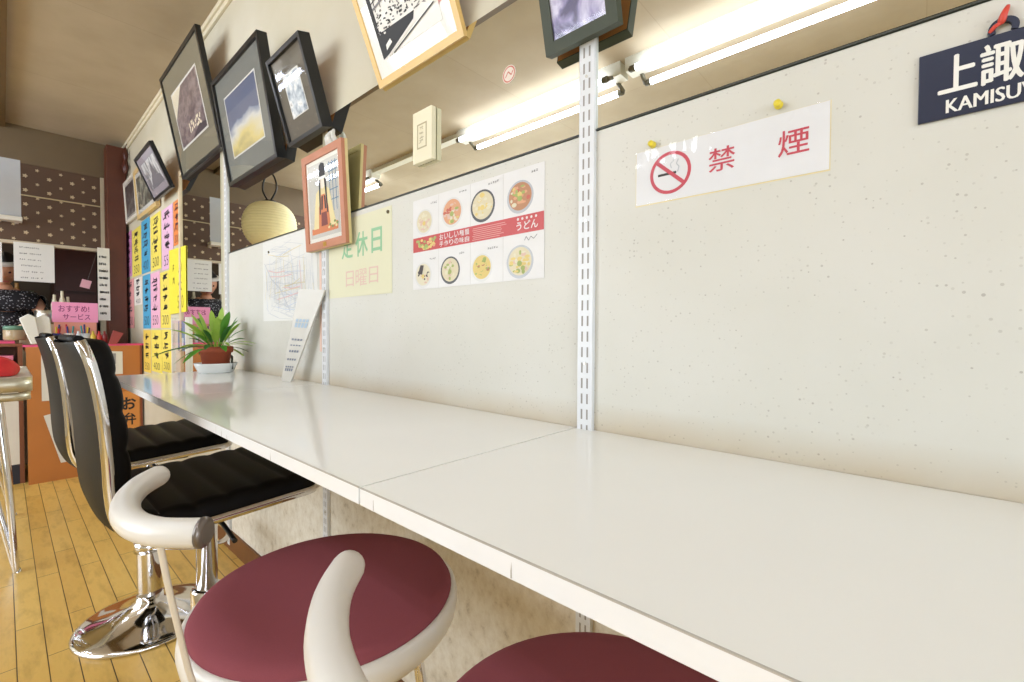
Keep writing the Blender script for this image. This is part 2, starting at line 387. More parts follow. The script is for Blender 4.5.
wf.box(X1+.02, X1+.08, -2.9, -.3, .35, .41).box(X1+.02, X1+.08, -2.9, -.3, 2.14, 2.2)
struct(wf.build('window_1', STEEL))
# end wall: soffit above, dotted paper panel, open hatch into the kitchen below
struct(MB().box(X0-.08, X0, YF, 0, 2.09, ZC).build('wall_left', M('soffit_brown', (104, 86, 60), rough=0.6, var=0.12, scale=9)))
struct(MB().box(X0-.05, X0-.005, -2.2, -0.10, 1.545, 2.09).build('wall_left_dotted_panel', dotted_paper()))
struct(MB().box(X0-.05, X0+.012, -2.2, -0.10, 1.530, 1.552).box(X0-.05, X0+.008, -0.142, -0.112, 1.53, 2.09).build('trim_1', M('pale_trim', (190, 176, 150), rough=0.4)))
struct(MB().box(X0-.012, X0+.004, -2.2, -0.13, 1.868, 1.876).build('trim_2', M('thin_pale_bead', (186, 168, 128), rough=0.4)))
struct(MB().box(X0-.05, X0, -2.2, -0.1, 0.0, 0.84).build('wall_left_lower', M('hatch_lower', (170, 150, 120), rough=0.6)))
struct(MB().box(X0-.05, X0, YF, -2.2, 0, 2.09).build('wall_left_far', CREAM))
post = MB().box(-4.60, -4.46, -0.125, -0.018, 0, 2.30).build('brown_post', DKWOOD, bevel=.004); struct(post); post.name = 'trim_post'
struct(MB().box(-6.75, -6.65, YF, 0.1, 0, ZC).build('wall_kitchen', M('kitchen_dark', (74, 62, 50), rough=0.7, var=0.2, scale=4)))
struct(MB().box(-6.7, X1, -0.02, 0, ZC-.022, ZC).box(-6.7, X1, -0.012, 0, ZC-.045, ZC-.022).build('trim_3', M('cream_moulding', (222, 212, 186), rough=0.5), bevel=.003))
struct(MB().box(X0, X1, -0.80, -0.618, ZC-.035, ZC).build('trim_4', M('ceiling_batten', (96, 72, 34), rough=0.5, var=.2)))
struct(MB().box(X0, X1, -0.012, 0, 0, 0.083).build('baseboard_back', M('baseboard_wood', (112, 70, 34), rough=0.5, var=0.25, scale=20)))
# lower wall under the counter
struct(MB().box(-2.27, X1, -0.004, 0.0, 0.083, 0.765).build('wall_back_lower', MOTT))
# speckled boards between the slotted uprights
for a, b in ((-2.19, -1.3325), (-1.3035, -0.4275), (-0.3975, 0.52), (0.55, X1)):
    struct(MB().box(a, b, -0.005, 0.0, 0.783, 1.268).build('wall_back_board', SPECK))
# mirror strip along the wall and the tall mirror at the end of the counter
MIR = M('mirror_silver', (232, 234, 226), rough=0.0, metal=1.0, var=0.0)
MEDGE = M('mirror_edge', (52, 56, 46), rough=0.3)
for a, b, lab in ((-2.19, -1.333, 'wall mirror strip section behind the paper lantern reflection'), (-1.303, -0.4275, 'wall mirror strip section with the small round sticker on it'),
                  (-0.3975, 0.52, 'wall mirror strip section above the no-smoking sign'), (0.55, 1.45, 'wall mirror strip section at the right end of the wall')):
    if a > 0.5: continue
    t = thing('wall_mirror', lab, 'mirror', ((a+b)/2, 0, 1.27), group='mirror strip along the wall')
    h = (b-a)/2
    MB().box(-h, h, -.007, -.001, 0.002, .298).build('glass', MIR, t)
    MB().box(-h, h, -.008, 0, -.001, 0.0008).build('bottom_channel', MEDGE, t)
t = thing('wall_mirror', 'tall narrow mirror standing from counter level beside the coloured menu slips', 'mirror', (-2.61, 0, 0.66))
MB().box(-.335, .325, -.007, -.001, 0.0, 1.10).build('glass', MIR, t)
MB().box(-.362, -.335, -.014, 0, 0.0, 1.125).box(-.335, .325, -.014, 0, 1.10, 1.125).build('frame', M('pale_frame_wood', (214, 196, 166), rough=.5, var=.08), t)

# slotted shelving uprights
def upright(xc, wd, z0, z1, label):
    t = thing('slotted_upright', label, 'shelf upright', (xc, 0, z0), group='white slotted uprights on the wall')
    H = z1-z0; h = wd/2
    mb = MB().box(-h, h, -.013, -.0115, 0, H).box(-h, -h+.0015, -.0115, 0, 0, H).box(h-.0015, h, -.0115, 0, 0, H)
    k = 0
    sl = MB()
    while 0.012+k*.0256 < H-.02:
        z = .012+k*.0256
        for u in (-.0052, .0052): sl.add([(u-.0016, -.0133, z), (u+.0016, -.0133, z), (u+.0016, -.0133, z+.0165), (u-.0016, -.0133, z+.0165)], [(0, 1, 2, 3)])
        k += 1
    mb.build('channel', WHITE_MET, t); sl.build('slots', SLOT, t)
    z = .10
    for zz in (0.892-z0, 1.125-z0, 1.358-z0, .40-z0):
        if 0 < zz < H: MB().tube([(0, -.0128, zz), (0, -.0145, zz)], .0024, 10).build('screw', STEEL, t)
    return t
upright(-.409, .028, 0.02, 1.52, 'white slotted steel upright between menu poster and no-smoking sign')
upright(-1.318, .028, 0.02, 1.47, 'white slotted steel upright behind the pink-framed figure picture')
upright(-2.205, .030, 0.02, 1.78, 'white slotted steel upright beside the potted plant and tall mirror')
upright(.535, .028, 0.02, 1.52, 'white slotted steel upright at the right end of the wall')

# ------------------------------------------------------------------ counter boards and their brackets
for a, b, lab in ((-0.4262, 0.52, 'white laminate counter board nearest the camera, below the no-smoking sign'), (-1.3435, -0.4292, 'white laminate counter board in the middle, below the bowl menu poster'),
                  (-2.088, -1.345, 'white laminate counter board at the far end, carrying the potted plant')):
    t = thing('counter_board', lab, 'counter', ((a+b)/2, -.205, .765), group='white counter boards along the wall')
    h = (b-a)/2
    MB().box(-h, h, -.2005, .199, 0, .018).build('top', LAMIN, t)
    e = MB().box(-h, h, -.202, -.2005, .0002, .0172)
    e.build('edge_strip', EDGE, t)
    n = MB(); rn = random.Random(int(a*100))
    for k in range(5):
        u = rn.uniform(-h, h); wd_ = rn.uniform(.0008, .002)
        n.add([(u, -.2022, .001), (u+wd_, -.2022, .001), (u+wd_*.6, -.2022, rn.uniform(.006, .015)), (u, -.2022, rn.uniform(.006, .015))], [(0, 1, 2, 3)])
    n.box(-h, h, -.2023, -.2006, .0172, .0182)
    n.build('edge_wear', M('edge_grime', (186, 180, 170), rough=.7), t)
for xc, lab in ((-.4125, 'steel shelf bracket under the counter joint below the menu poster'), (-1.318, 'steel shelf bracket under the counter joint by the leaning card'), (-2.06, 'steel shelf bracket under the far counter end')):
    MBk = MB().slab([(xc-.002, -.016), (xc+.002, -.016), (xc+.002, -.36), (xc-.002, -.36)], .752, .765)
    MBk.add([(xc-.002, -.016, .69), (xc-.002, -.36, .748), (xc-.002, -.36, .765), (xc-.002, -.016, .765), (xc+.002, -.016, .69), (xc+.002, -.36, .748), (xc+.002, -.36, .765), (xc+.002, -.016, .765)],
            [(0, 1, 2, 3), (7, 6, 5, 4), (0, 4, 5, 1), (1, 5, 6, 2), (2, 6, 7, 3), (3, 7, 4, 0)])
    tag(MBk.build('shelf_bracket', WHITE_MET), lab, 'bracket', 'brackets under the counter')

# ------------------------------------------------------------------ ceiling lamps
TUBE = emitter('fluorescent_tube', (224, 233, 255), TUBE_POWER)
LAMPW = M('lamp_enamel', (222, 220, 208), rough=0.35)
def lamp(xa, xb, label, y=-1.56):
    xc, h = (xa+xb)/2, (xb-xa)/2; t = thing('ceiling_lamp', label, 'lamp', (xc, y, ZC-.11), group='twin tube ceiling lamps in a row')
    b = MB(); P = [(-.05, .11), (.05, .11), (.04, .045), (-.04, .045)]
    b.add([(-h-.05, y, z) for y, z in P]+[(h+.05, y, z) for y, z in P], [(0, 1, 2, 3), (7, 6, 5, 4), (0, 4, 5, 1), (1, 5, 6, 2), (2, 6, 7, 3), (3, 7, 4, 0)])
    b.build('housing', LAMPW, t)
    for y in (-.085, .085):
        MB().tube([(-h+.03, y, .02), (h-.03, y, .02)], .0155, 14).build('tube', TUBE, t)
        for sx in (-1, 1):
            MB().tube([(sx*(h-.03), y, .02), (sx*h, y, .02)], .016, 12).tube([(sx*(h-.004), y*.35, .05), (sx*(h+.002), y, .02)], .011, 8).build('socket', M('socket_grey', (96, 90, 72), rough=.5), t)
    return t
lamp(-2.40, -1.23, 'twin tube ceiling lamp reflected left of the slotted upright in the mirror strip')
lamp(-1.10, 0.07, 'twin tube ceiling lamp reflected above the no-smoking sign in the mirror strip')
lamp(-4.55, -3.62, 'twin tube ceiling lamp nearest the kitchen end, reflected beside the pink frame')
lamp(0.20, 1.37, 'twin tube ceiling lamp nearest the shop window')
lamp(-4.45, -3.28, 'unseen twin tube ceiling lamp added in a second row nearest the kitchen', -2.62)  # second row, out of view, added to brighten the far end and floor
lamp(-3.10, -1.93, 'unseen twin tube ceiling lamp added in a second row toward the room middle', -2.62)
tag(MB().box(-3.57, -2.45, -1.59, -1.53, ZC-.03, ZC).build('cable_raceway', LAMPW), 'cream ceiling raceway joining two twin tube lamps', 'raceway')

# ------------------------------------------------------------------ burgundy chairs
def make_chair(loc, rot, label):
    t = thing('round_seat_chair', label, 'chair', loc, (0, 0, rot), 'burgundy round seat chairs at the counter')
    r = .204; z = .51
    MB().lathe([(0, z-.03), (r-.008, z-.03), (r-.001, z-.022), (r+.001, z-.012), (r-.004, z-.003), (r-.016, z+.003), (r*.75, z+.008), (r*.4, z+.010), (0.0, z+.011)], n=72).build('seat_cushion', BURG, t)
    MB().lathe([(r-.03, z-.062), (r+.002, z-.060), (r+.009, z-.050), (r+.012, z-.034), (r+.010, z-.020), (r+.004, z-.013), (r-.004, z-.016), (r-.02, z-.03)], n=72).build('seat_rim', WHITEPL, t)
    hp = smooth_path([(-.178, -.197, z+.198), (-.140, -.227, z+.198), (-.086, -.253, z+.197), (-.026, -.266, z+.196), (.028, -.266, z+.196), (.070, -.255, z+.197), (.098, -.238, z+.198), (.114, -.224, z+.198)], 5)
    d = (Vector(hp[0])-Vector(hp[1])).normalized()
    q = [Vector(hp[0])+d*.0165*k for k in (1.0, .95, .8, .6, .35)]
    br = MB().tube(q+[Vector(p) for p in hp], [.0005, .0052, .0099, .0132, .0155]+[.0165]*len(hp), 20)
    b = br.build('backrest', WHITEPL, t)
    e = (Vector(hp[-1])-Vector(hp[-2])).normalized(); p = Vector(hp[-1])
    MB().tube([p-e*.001, p+e*.004, p+e*.007], [.0178, .0172, .013], 18).build('end_cap', M('grey_cap', (120, 112, 106), rough=.3, metal=.6), b)
    for sx in (.076,):
        MB().tube(smooth_path([(sx, -.256, z+.19), (sx-.004, -.240, z+.09), (sx-.012, -.213, z-.03), (sx-.03, -.16, z-.075)], 5), .0036, 10).build('back_support', M('cream_rod', (224, 214, 196), rough=.3), t)
    for k in range(4):
        a = PI/4+k*PI/2; c, s = math.cos(a), math.sin(a)
        lg = MB().tube(smooth_path([(.07*c, .07*s, z-.062), (.125*c, .125*s, z-.085), (.15*c, .15*s, z-.16), (.185*c, .185*s, .012)], 5), .0095, 12).build('leg', CHROME, t)
        MB().lathe([(.011, 0), (.013, .004), (.012, .02), (.0098, .026)], c=(.186*c, .186*s, 0), n=14).build('rubber_foot', M('black_rubber', (30, 30, 30), rough=.7), lg)
    MB().tube([(.168*math.cos(2*PI*k/40), .168*math.sin(2*PI*k/40), .20) for k in range(40)], .007, 10, closed=True).build('foot_ring', CHROME, t)
    MB().lathe([(.09, z-.068), (.10, z-.062), (.10, z-.058)], n=24).build('seat_plate', STEEL, t)
    return t
ch = make_chair((-.746, -.280, 0), math.radians(3), 'burgundy round seat chair in full view in front of the black bar stools')
copy_thing(ch, (-.226, -.243, 0), (0, 0, math.radians(-5)), 'burgundy round seat chair tucked under the counter at the bottom edge of the photo')

# ------------------------------------------------------------------ black bar stools
SP = smooth_path([(0, -.228, .926), (0, -.219, .895), (0, -.210, .85), (0, -.202, .785), (0, -.197, .71), (0, -.195, .66), (0, -.189, .612), (0, -.172, .579), (0, -.135, .564), (0, -.07, .562), (0, .02, .566), (0, .11, .571), (0, .178, .574)], 14)
def prof_normals(P):
    out = []
    for i in range(len(P)):
        t = (P[min(i+1, len(P)-1)]-P[max(i-1, 0)]).normalized(); out.append(Vector((0, -t.z, t.y)))   # toward the sitter
    return out
SN = prof_normals(SP)
SL = [0.0]
for a, b in zip(SP, SP[1:]): SL.append(SL[-1]+(b-a).length)
def halfw(s):   # half width along the shell, narrowing at the two ends
    T = SL[-1]; w = .200
    for e, r in ((s, .045), (T-s, .03)):
        if e < r: w -= r*(1-math.sqrt(max(0, 1-((r-e)/r)**2)))*.7
    return w
def make_stool(loc, rot, label):
    t = thing('bar_stool', label, 'bar stool', loc, (0, 0, rot), 'black bar stools at the counter')
    n = len(SP); T = SL[-1]
    # chrome band round both edges of the shell
    for sx in (-1, 1):
        rows = []
        for i in range(n):
            h = halfw(SL[i]); p, q = SP[i], SN[i]
            rows.append([(sx*(h), *(p-q*.009)[1:]), (sx*(h+.006), *(p-q*.009)[1:]), (sx*(h+.007), *(p+q*.0)[1:]), (sx*(h+.006), *(p+q*.007)[1:]), (sx*h, *(p+q*.007)[1:]), (sx*h, *(p-q*.009)[1:])])
        MB().grid(rows).build('chrome_band', CHROME, t)
    rows = []
    K = 14
    for i in range(n):      # rear shell
        h = halfw(SL[i]); p, q = SP[i], SN[i]
        rows.append([(u*h, *(p-q*(.006+.016*(1-abs(u)**3)))[1:]) for u in [(-1+2*k/K) for k in range(K+1)]])
    MB().grid(rows).build('shell', BLACKLEA, t)
    def pad(i0, i1, chan, name, thick):
        rows = []; s0, s1 = SL[i0], SL[i1]
        for i in range(i0, i1+1):
            s = (SL[i]-s0)/(s1-s0); h = halfw(SL[i])-.001; p, q = SP[i], SN[i]
            e = min(1.0, min(s, 1-s)/.045); e = math.sqrt(max(0, 1-(1-e)**2))
            th = (thick+.008*abs(math.sin(PI*chan*s))**.35)*e
            r = []
            for u in [-1, -.995, -.97, -.93, -.85, -.6, -.3, 0, .3, .6, .85, .93, .97, .995, 1]:
                c = math.sqrt(max(0, 1-((abs(u)-.90)/.10)**2)) if abs(u) > .90 else 1.0
                r.append((u*h, *(p+q*(.004+th*(.35+.65*c) if abs(u) < 1 else p*0+q*.004 if False else p+q*.004) if False else p+q*(.004+(th*(.30+.70*c) if abs(u) < 1 else 0)))[1:]))
            rows.append(r)
        pd = MB().grid(rows).build(name, BLACKLEA, t)
        sm = MB()
        for k in range(1, chan):
            i = min(range(i0, i1+1), key=lambda j: abs((SL[j]-s0)/(s1-s0)-k/chan)); h = halfw(SL[i])*.93; p, q = SP[i], SN[i]
            c = p+q*(.0045+thick); sm.tube([(-h, c.y, c.z), (h, c.y, c.z)], .0014, 6)
        sm.build('stitching', M('stitch_grey', (74, 66, 60), rough=.6), pd)
    # denser sampling of the profile gives the quilted channels their shape
    ib = next(i for i in range(n) if SP[i].z < .60)
    pad(1, ib+2, 5, 'backrest_pad', .022)
    pad(ib+4, n-1, 6, 'seat_pad', .028)
    # cross strip at the top and the front
    MB().tube([(-.16, SP[0].y, SP[0].z), (.16, SP[0].y, SP[0].z)], .008, 10).build('top_rail', BLACKLEA, t)
    MB().tube([(-.185, SP[-1].y+.002, SP[-1].z), (.185, SP[-1].y+.002, SP[-1].z)], .009, 10).build('front_rail', CHROME, t)
    MB().box(-.09, .09, -.09, .09, .528, .552).build('seat_plate', M('black_steel', (24, 24, 24), rough=.4), t, bevel=.004)
    MB().lathe([(.0, .055), (.032, .055), (.033, .06), (.033, .33), (.030, .335), (.0, .335)], n=28).build('column_sleeve', CHROME, t)
    MB().lathe([(.0, .33), (.022, .33), (.022, .53), (.03, .535), (0, .535)], n=24).build('gas_lift', CHROME, t)
    MB().lathe([(.0, 0), (.188, 0), (.193, .004), (.191, .010), (.180, .014), (.15, .020), (.11, .029), (.075, .042), (.05, .056), (.038, .070), (.034, .085), (0, .086)], n=64).build('base', CHROME, t)
    fr = smooth_path([(.03, 0.0, .245), (.07, .05, .24), (.12, .12, .235), (.13, .17, .235), (.08, .205, .235), (0, .215, .235), (-.08, .205, .235), (-.13, .17, .235), (-.12, .12, .235), (-.07, .05, .24), (-.03, 0, .245)], 5)
    f = MB().tube(fr, .0085, 10).build('footrest', CHROME, t)
    MB().lathe([(.040, .228), (.040, .262)], n=24).build('clamp_collar', CHROME, f)
    MB().tube(smooth_path([(.04, .0, .522), (.12, .0, .518), (.20, .0, .505)], 4), .005, 8).build('lift_lever', M('black_steel', (24, 24, 24)), t)
    return t
st = make_stool((-1.255, -.333, -.0), math.radians(0), 'black quilted bar stool with chrome edge nearer the burgundy chair')
copy_thing(st, (-1.86, -.340, 0), (0, 0, math.radians(0)), 'black quilted bar stool with chrome edge further toward the kitchen end')

# ------------------------------------------------------------------ frames on the wall
def frame(label, x0, x1, zb, h, tilt, depth, bw, bmat, content, matw=0.0, mmat=None, y=-.004, roll=0.0, group='framed pictures along the wall', glass=True, back=None):
    xc, w = (x0+x1)/2, (x1-x0)
    t = thing('picture_frame', label, 'picture frame', (xc, y, zb), (tilt, roll, 0), group)
    u = w/2
    o = [(-u, 0), (u, 0), (u, h), (-u, h)]; i = [(-u+bw, bw), (u-bw, bw), (u-bw, h-bw), (-u+bw, h-bw)]
    mb = MB()
    for k in range(4):
        mb.prism([o[k], o[(k+1) % 4], i[(k+1) % 4], i[k]], 0.0, depth)
    mb.build('border', bmat, t)
    MB().rect(-u+.002, u-.002, .002, h-.002, -.0005, .004).build('backing', back or M('backing_board', (176, 118, 62), rough=.8), t)
    wp = depth*.72
    if matw: MB().rect(-u+bw, u-bw, bw, h-bw, wp-.002, wp).build('mount', mmat, t)
    content(t, -u+bw+matw, u-bw-matw, bw+matw*1.05, h-bw-matw, wp+.0012)
    if glass: MB().flat([(-u+bw, bw), (u-bw, bw), (u-bw, h-bw), (-u+bw, h-bw)], depth*.8).build('glass', PANE, t)
    return t
def plain(mat, white=0.0):
    def f(t, u0, u1, v0, v1, w):
        p = MB().rect(u0, u1, v0, v1, w-.001, w, 0)
        p.build('picture', mat, t)
        if white:
            m = MB()
            for a in ((u0-white, u1+white, v0-white, v0), (u0-white, u1+white, v1, v1+white), (u0-white, u0, v0, v1), (u1, u1+white, v0, v1)): m.rect(*a, w-.001, w+.0002)
            m.build('mount_bevel', PAPER, t)
    return f
PH_DARK = photo('print_dusky_slope', [(0.25, (60, 48, 52)), (0.45, (112, 96, 100)), (0.6, (150, 134, 132)), (0.75, (90, 80, 82))], scale=(5, 5, 8))
def c_slope(t, u0, u1, v0, v1, w):
    W_, H_ = u1-u0, v1-v0
    MB().rect(u0, u1, v0, v1, w-.001, w).build('picture', PH_DARK, t)
    m = MB().flat([(u0, v0+.55*H_), (u0+.40*W_, v1), (u0, v1)], w+.0004, 0)
    m.flat([(u0, v0), (u0+.45*W_, v0), (u0+.75*W_, v0+.14*H_), (u1, v0+.10*H_), (u1, v0)], w+.0004, 1)
    rn = random.Random(5)
    for k in range(36): m.disc(u0+W_*rn.uniform(.42, .85), v0+H_*rn.uniform(.14, .30), .006, .006, w+.0006, 0, 8)
    m.build('picture_detail', [M('print_cream', (226, 214, 186), rough=.5), M('print_umber', (70, 56, 60), rough=.5)], t)
    b = MB()
    for a in ((u0-.008, u1+.008, v0-.008, v0), (u0-.008, u1+.008, v1, v1+.008), (u0-.008, u0, v0, v1), (u1, u1+.008, v0, v1)): b.rect(*a, w-.001, w+.0002)
    b.build('mount_bevel', PAPER, t)
frame('large black frame with grey mount and dusky slope print, leftmost of the big three', -2.838, -2.212, 1.720, .478, .19, .020, .016, BLACKFR, c_slope, .10, GREYMAT)
PH_SKY = photo('print_sunset_sky', [(0.35, (120, 112, 84)), (0.62, (214, 196, 120)), (0.85, (206, 206, 200)), (1.1, (110, 124, 152)), (1.3, (82, 94, 124))], scale=(1.2, 1, 2.5), grad=0.85, detail=3)
frame('black frame with blue and yellow sky print, middle of the big three', -2.075, -1.596, 1.523, .392, .157, .032, .014, BLACKFR, plain(PH_SKY, .005), .075, M('grey_blue_mount', (116, 118, 112), rough=.8))
PH_CLOUD = photo('print_pale_cloud', [(0.35, (110, 124, 140)), (0.5, (190, 200, 208)), (0.62, (240, 240, 238)), (0.75, (140, 140, 136))], scale=(9, 9, 9))
frame('small deep black frame with pale cloud print, rightmost of the black frames', -1.502, -1.274, 1.533, .246, .28, .034, .011, BLACKFR, plain(PH_CLOUD, .003), .055, M('brown_grey_mount', (98, 92, 80), rough=.8))

def c_street(t, u0, u1, v0, v1, w):
    W_, H_ = u1-u0, v1-v0
    m = MB(); P = lambda a, b: (u0+W_*a, v0+H_*b)
    m.rect(u0, u1, v0, v1, w-.001, w, 0)
    rn = random.Random(3); e = w+.0005
    m.flat([P(0, .0), P(.12, .02), P(.62, .16), P(.66, .22), P(.05, .24), P(0, .3)], e, 1)           # dark street
    m.flat([P(0, .25), P(.06, .25), P(.06, 1), P(0, 1)], e, 1)
    for k in range(150):                                                                                # crowd
        a = rn.uniform(.05, .66); b = .20+rn.uniform(0, .20)+.10*a
        m.disc(*P(a, b), W_*rn.uniform(.008, .02), H_*rn.uniform(.006, .013), e+.0002+k*1e-6, rn.choice((1, 1, 2, 0)), 8)
    for k in range(9):                                                                                  # eaves and posts of the hall
        a = .10+k*.095
        m.stroke([P(a, .42+.08*a), P(a+.015, .80)], W_*.012, e+.0004, rn.choice((1, 2)))
    for k in range(7):
        b = .46+k*.055; m.stroke([P(.06, b), P(1, b+.14)], H_*rn.choice((.010, .022)), e+.0005, 1 if k % 2 else 2)
    m.flat([P(.10, .70), P(.98, .86), P(.98, .98), P(.5, 1), P(.10, .82)], e+.0006, 1)
    for k in range(26): m.stroke([P(.12+k*.033, .72+.005*k), P(.16+k*.033, .84+.004*k)], W_*.008, e+.0008, 0)
    for k in range(40):                                                                                 # bushes at the right
        a = rn.uniform(.66, .98); b = rn.uniform(.22, .40); m.stroke([P(a, b), P(a+.05, b+rn.uniform(-.02, .03))], H_*.008, e+.0003, rn.choice((1, 2)))
    m.flat([P(.10, .06), P(.22, .10), P(.20, .14), P(.11, .11)], e+.0009, 0)
    m.stroke([P(.1, .0), P(.65, .14)], H_*.010, e+.0009, 0); m.stroke([P(.2, -.0), P(.95, .17)], H_*.012, e+.0009, 1)
    m.build('picture', [M('print_white', (236, 234, 228), rough=.6), M('print_black', (36, 35, 36), rough=.6), M('print_grey', (128, 126, 124), rough=.6), M('print_seal_red', (206, 128, 118), rough=.6)], t)
    s = MB().ring(u1+.006, v0+.035, .004, .006, w+.0006, 0).stroke([(u1+.001, v0+.026), (u1+.01, v0+.042)], .002, w+.0006, 0)
    s.build('red_seal', MATS['print_seal_red'], t)
frame('pale wooden frame with black and white street print above the mirror strip', -1.013, -.702, 1.551, .31, .40, .012, .015, M('pale_pine', (222, 186, 116), rough=.4, var=.12, scale=30), c_street, .032, M('white_mount', (236, 234, 228), rough=.7))
PH_MIST = photo('print_violet_mist', [(0.36, (70, 64, 104)), (0.46, (136, 128, 172)), (0.56, (206, 202, 224)), (0.7, (160, 154, 196)), (.8, (60, 56, 92))], scale=(5, 5, 5), dist=.8)
frame('dark green frame with violet misty print hung above the slotted upright', -.479, -.344, 1.412, .20, .235, .017, .018, M('dark_green_frame', (56, 62, 46), rough=.6, var=.15), plain(PH_MIST), y=-.014)

def c_figure(t, u0, u1, v0, v1, w):
    W_, H_ = u1-u0, v1-v0; P = lambda a, b: (u0+W_*a, v0+H_*b); e = w+.0004
    m = MB().rect(u0, u1, v0, v1, w-.001, w, 0)
    for a in (.74, .84, .94): m.stroke([P(a, .30), P(a, .95)], W_*.02, e, 1)                              # blue lattice window
    for b in (.45, .58, .70, .82, .92): m.stroke([P(.70, b), P(1, b)], H_*.012, e, 1)
    m.flat([P(.05, .05), P(.95, .05), P(.95, .16), P(.05, .13)], e, 2)
    m.flat([P(.12, .12), P(.90, .12), P(.80, .36), P(.72, .60), P(.58, .66), P(.40, .66), P(.26, .60), P(.18, .36)], e+.0002, 3)  # cream robe
    m.flat([P(.30, .10), P(.72, .10), P(.66, .40), P(.56, .56), P(.44, .56), P(.34, .40)], e+.0004, 2)      # orange robe front
    m.flat([P(.40, .14), P(.62, .14), P(.60, .32), P(.42, .32)], e+.0006, 4); m.flat([P(.42, .36), P(.47, .36), P(.5, .54), P(.45, .54)], e+.0007, 5); m.flat([P(.55, .36), P(.6, .36), P(.57, .54), P(.53, .54)], e+.0007, 5)
    m.disc(*P(.50, .72), W_*.10, H_*.085, e+.0006, 6, 18)                                                   # face
    m.flat([P(.36, .30), P(.40, .30), P(.44, .78), P(.38, .74)], e+.0008, 5); m.flat([P(.62, .30), P(.66, .30), P(.62, .74), P(.56, .78)], e+.0008, 5)
    m.flat([P(.40, .77), P(.60, .77), P(.58, .96), P(.48, .985), P(.41, .95)], e+.0009, 5)                  # tall black cap
    m.flat([P(.36, .765), P(.64, .765), P(.62, .80), P(.38, .80)], e+.0010, 7)
    for k in range(8): m.disc(*P(.66+.04*k, .10+.03*(k % 3)), W_*.035, H_*.018, e+.0008+.00002*k, 8 if k % 2 else 3, 10)
    m.build('picture', [M('fig_backdrop', (196, 194, 186), rough=.5), M('fig_blue', (86, 120, 146), rough=.5), M('fig_orange', (204, 120, 72), rough=.5), M('fig_cream', (220, 204, 150), rough=.5),
                        M('fig_maroon', (120, 52, 44), rough=.5), M('fig_black', (34, 34, 40), rough=.5), M('fig_face', (232, 220, 204), rough=.5), M('fig_white', (240, 238, 230), rough=.5), M('fig_green', (120, 140, 70), rough=.5)], t)
pf = frame('salmon pink wooden frame with a robed figure wearing a tall black cap', -1.392, -1.152, 1.182, .276, .05, .016, .021, M('salmon_wood', (186, 124, 94), rough=.4, var=.1, scale=20), c_figure, .012, M('ivory_mount', (226, 224, 214), rough=.7), y=-.0158, back=M('pine_back', (214, 196, 140), rough=.6))
bk = MB()
for a in ((-.121, .121, -.001, .016), (-.121, .121, .261, .277), (-.121, -.105, .016, .261), (.105, .121, .016, .261)): bk.rect(*a, -.002, .006)
bk.build('back_rim', M('pine_back', (214, 196, 140)), pf)
MB().rect(-.008, .010, .004, .016, .0161, .0175).build('brass_plate', M('brass', (190, 150, 70), rough=.3, metal=.8), pf)
tie = MB(); rn = random.Random(8)
for k in range(7):
    a = rn.uniform(-.5, .5); z0 = rn.uniform(0, .012); L_ = rn.uniform(.03, .052)
    p = smooth_path([(.006*k-.02, -.004, z0), (.006*k-.02+.3*a*L_, -.012-.004*(k % 3), z0+L_*.55), (.006*k-.02+a*L_*.8, -.008, z0+L_)], 4)
    tie.tube(p, [.0045, .006, .007, .0068, .006, .0055, .005, .004, .002][:len(p)], 7)
tag(tie.build('paper_ribbon', PAPER, loc=(-1.252, -.012, 1.462)), 'crumpled white paper ribbon tied above the pink frame', 'ribbon')
PH_GREY = photo('print_grey_hill', [(0.3, (70, 72, 72)), (0.5, (120, 122, 120)), (0.65, (176, 178, 174))], scale=(3, 3, 5), grad=-.2)
frame('small white frame with grey print next to the brown post', -4.46, -4.06, 1.735, .30, .05, .016, .022, M('white_frame', (226, 222, 210), rough=.4), plain(PH_GREY), .018, PAPER, group='three small frames by the brown post')
PH_FOG = photo('print_foggy_tree', [(0.3, (52, 54, 48)), (0.5, (104, 106, 94)), (0.65, (190, 188, 170))], scale=(4, 4, 4))
frame('small pale wooden frame with foggy tree print, half hidden behind a tilted black frame', -3.99, -3.42, 1.690, .32, .07, .022, .026, M('tan_wood', (206, 176, 120), rough=.4, var=.12), plain(PH_FOG), .03, PAPER, group='three small frames by the brown post')
PH_SPIRE = photo('print_grey_spires', [(0.3, (84, 80, 88)), (0.45, (140, 138, 142)), (0.55, (206, 206, 206)), (0.8, (224, 224, 222))], scale=(8, 3, 3))
def c_spire(t, u0, u1, v0, v1, w):
    W_, H_ = u1-u0, v1-v0; P = lambda a, b: (u0+W_*a, v0+H_*b)
    MB().rect(u0, u1, v0, v1, w-.001, w).build('picture', PH_SPIRE, t)
    m = MB().flat([P(.1, 0), P(1, 0), P(.92, .3), P(.72, .35), P(.6, .92), P(.5, .5), P(.4, .45), P(.3, .3)], w+.0005)
    m.build('picture_detail', M('spire_grey', (104, 100, 106), rough=.5), t)
frame('small black frame tilted forward above the coloured menu slips', -3.35, -2.95, 1.700, .235, .40, .020, .014, BLACKFR, c_spire, .035, M('lilac_grey_mount', (150, 142, 150), rough=.8), y=-.030, group='three small frames by the brown post')
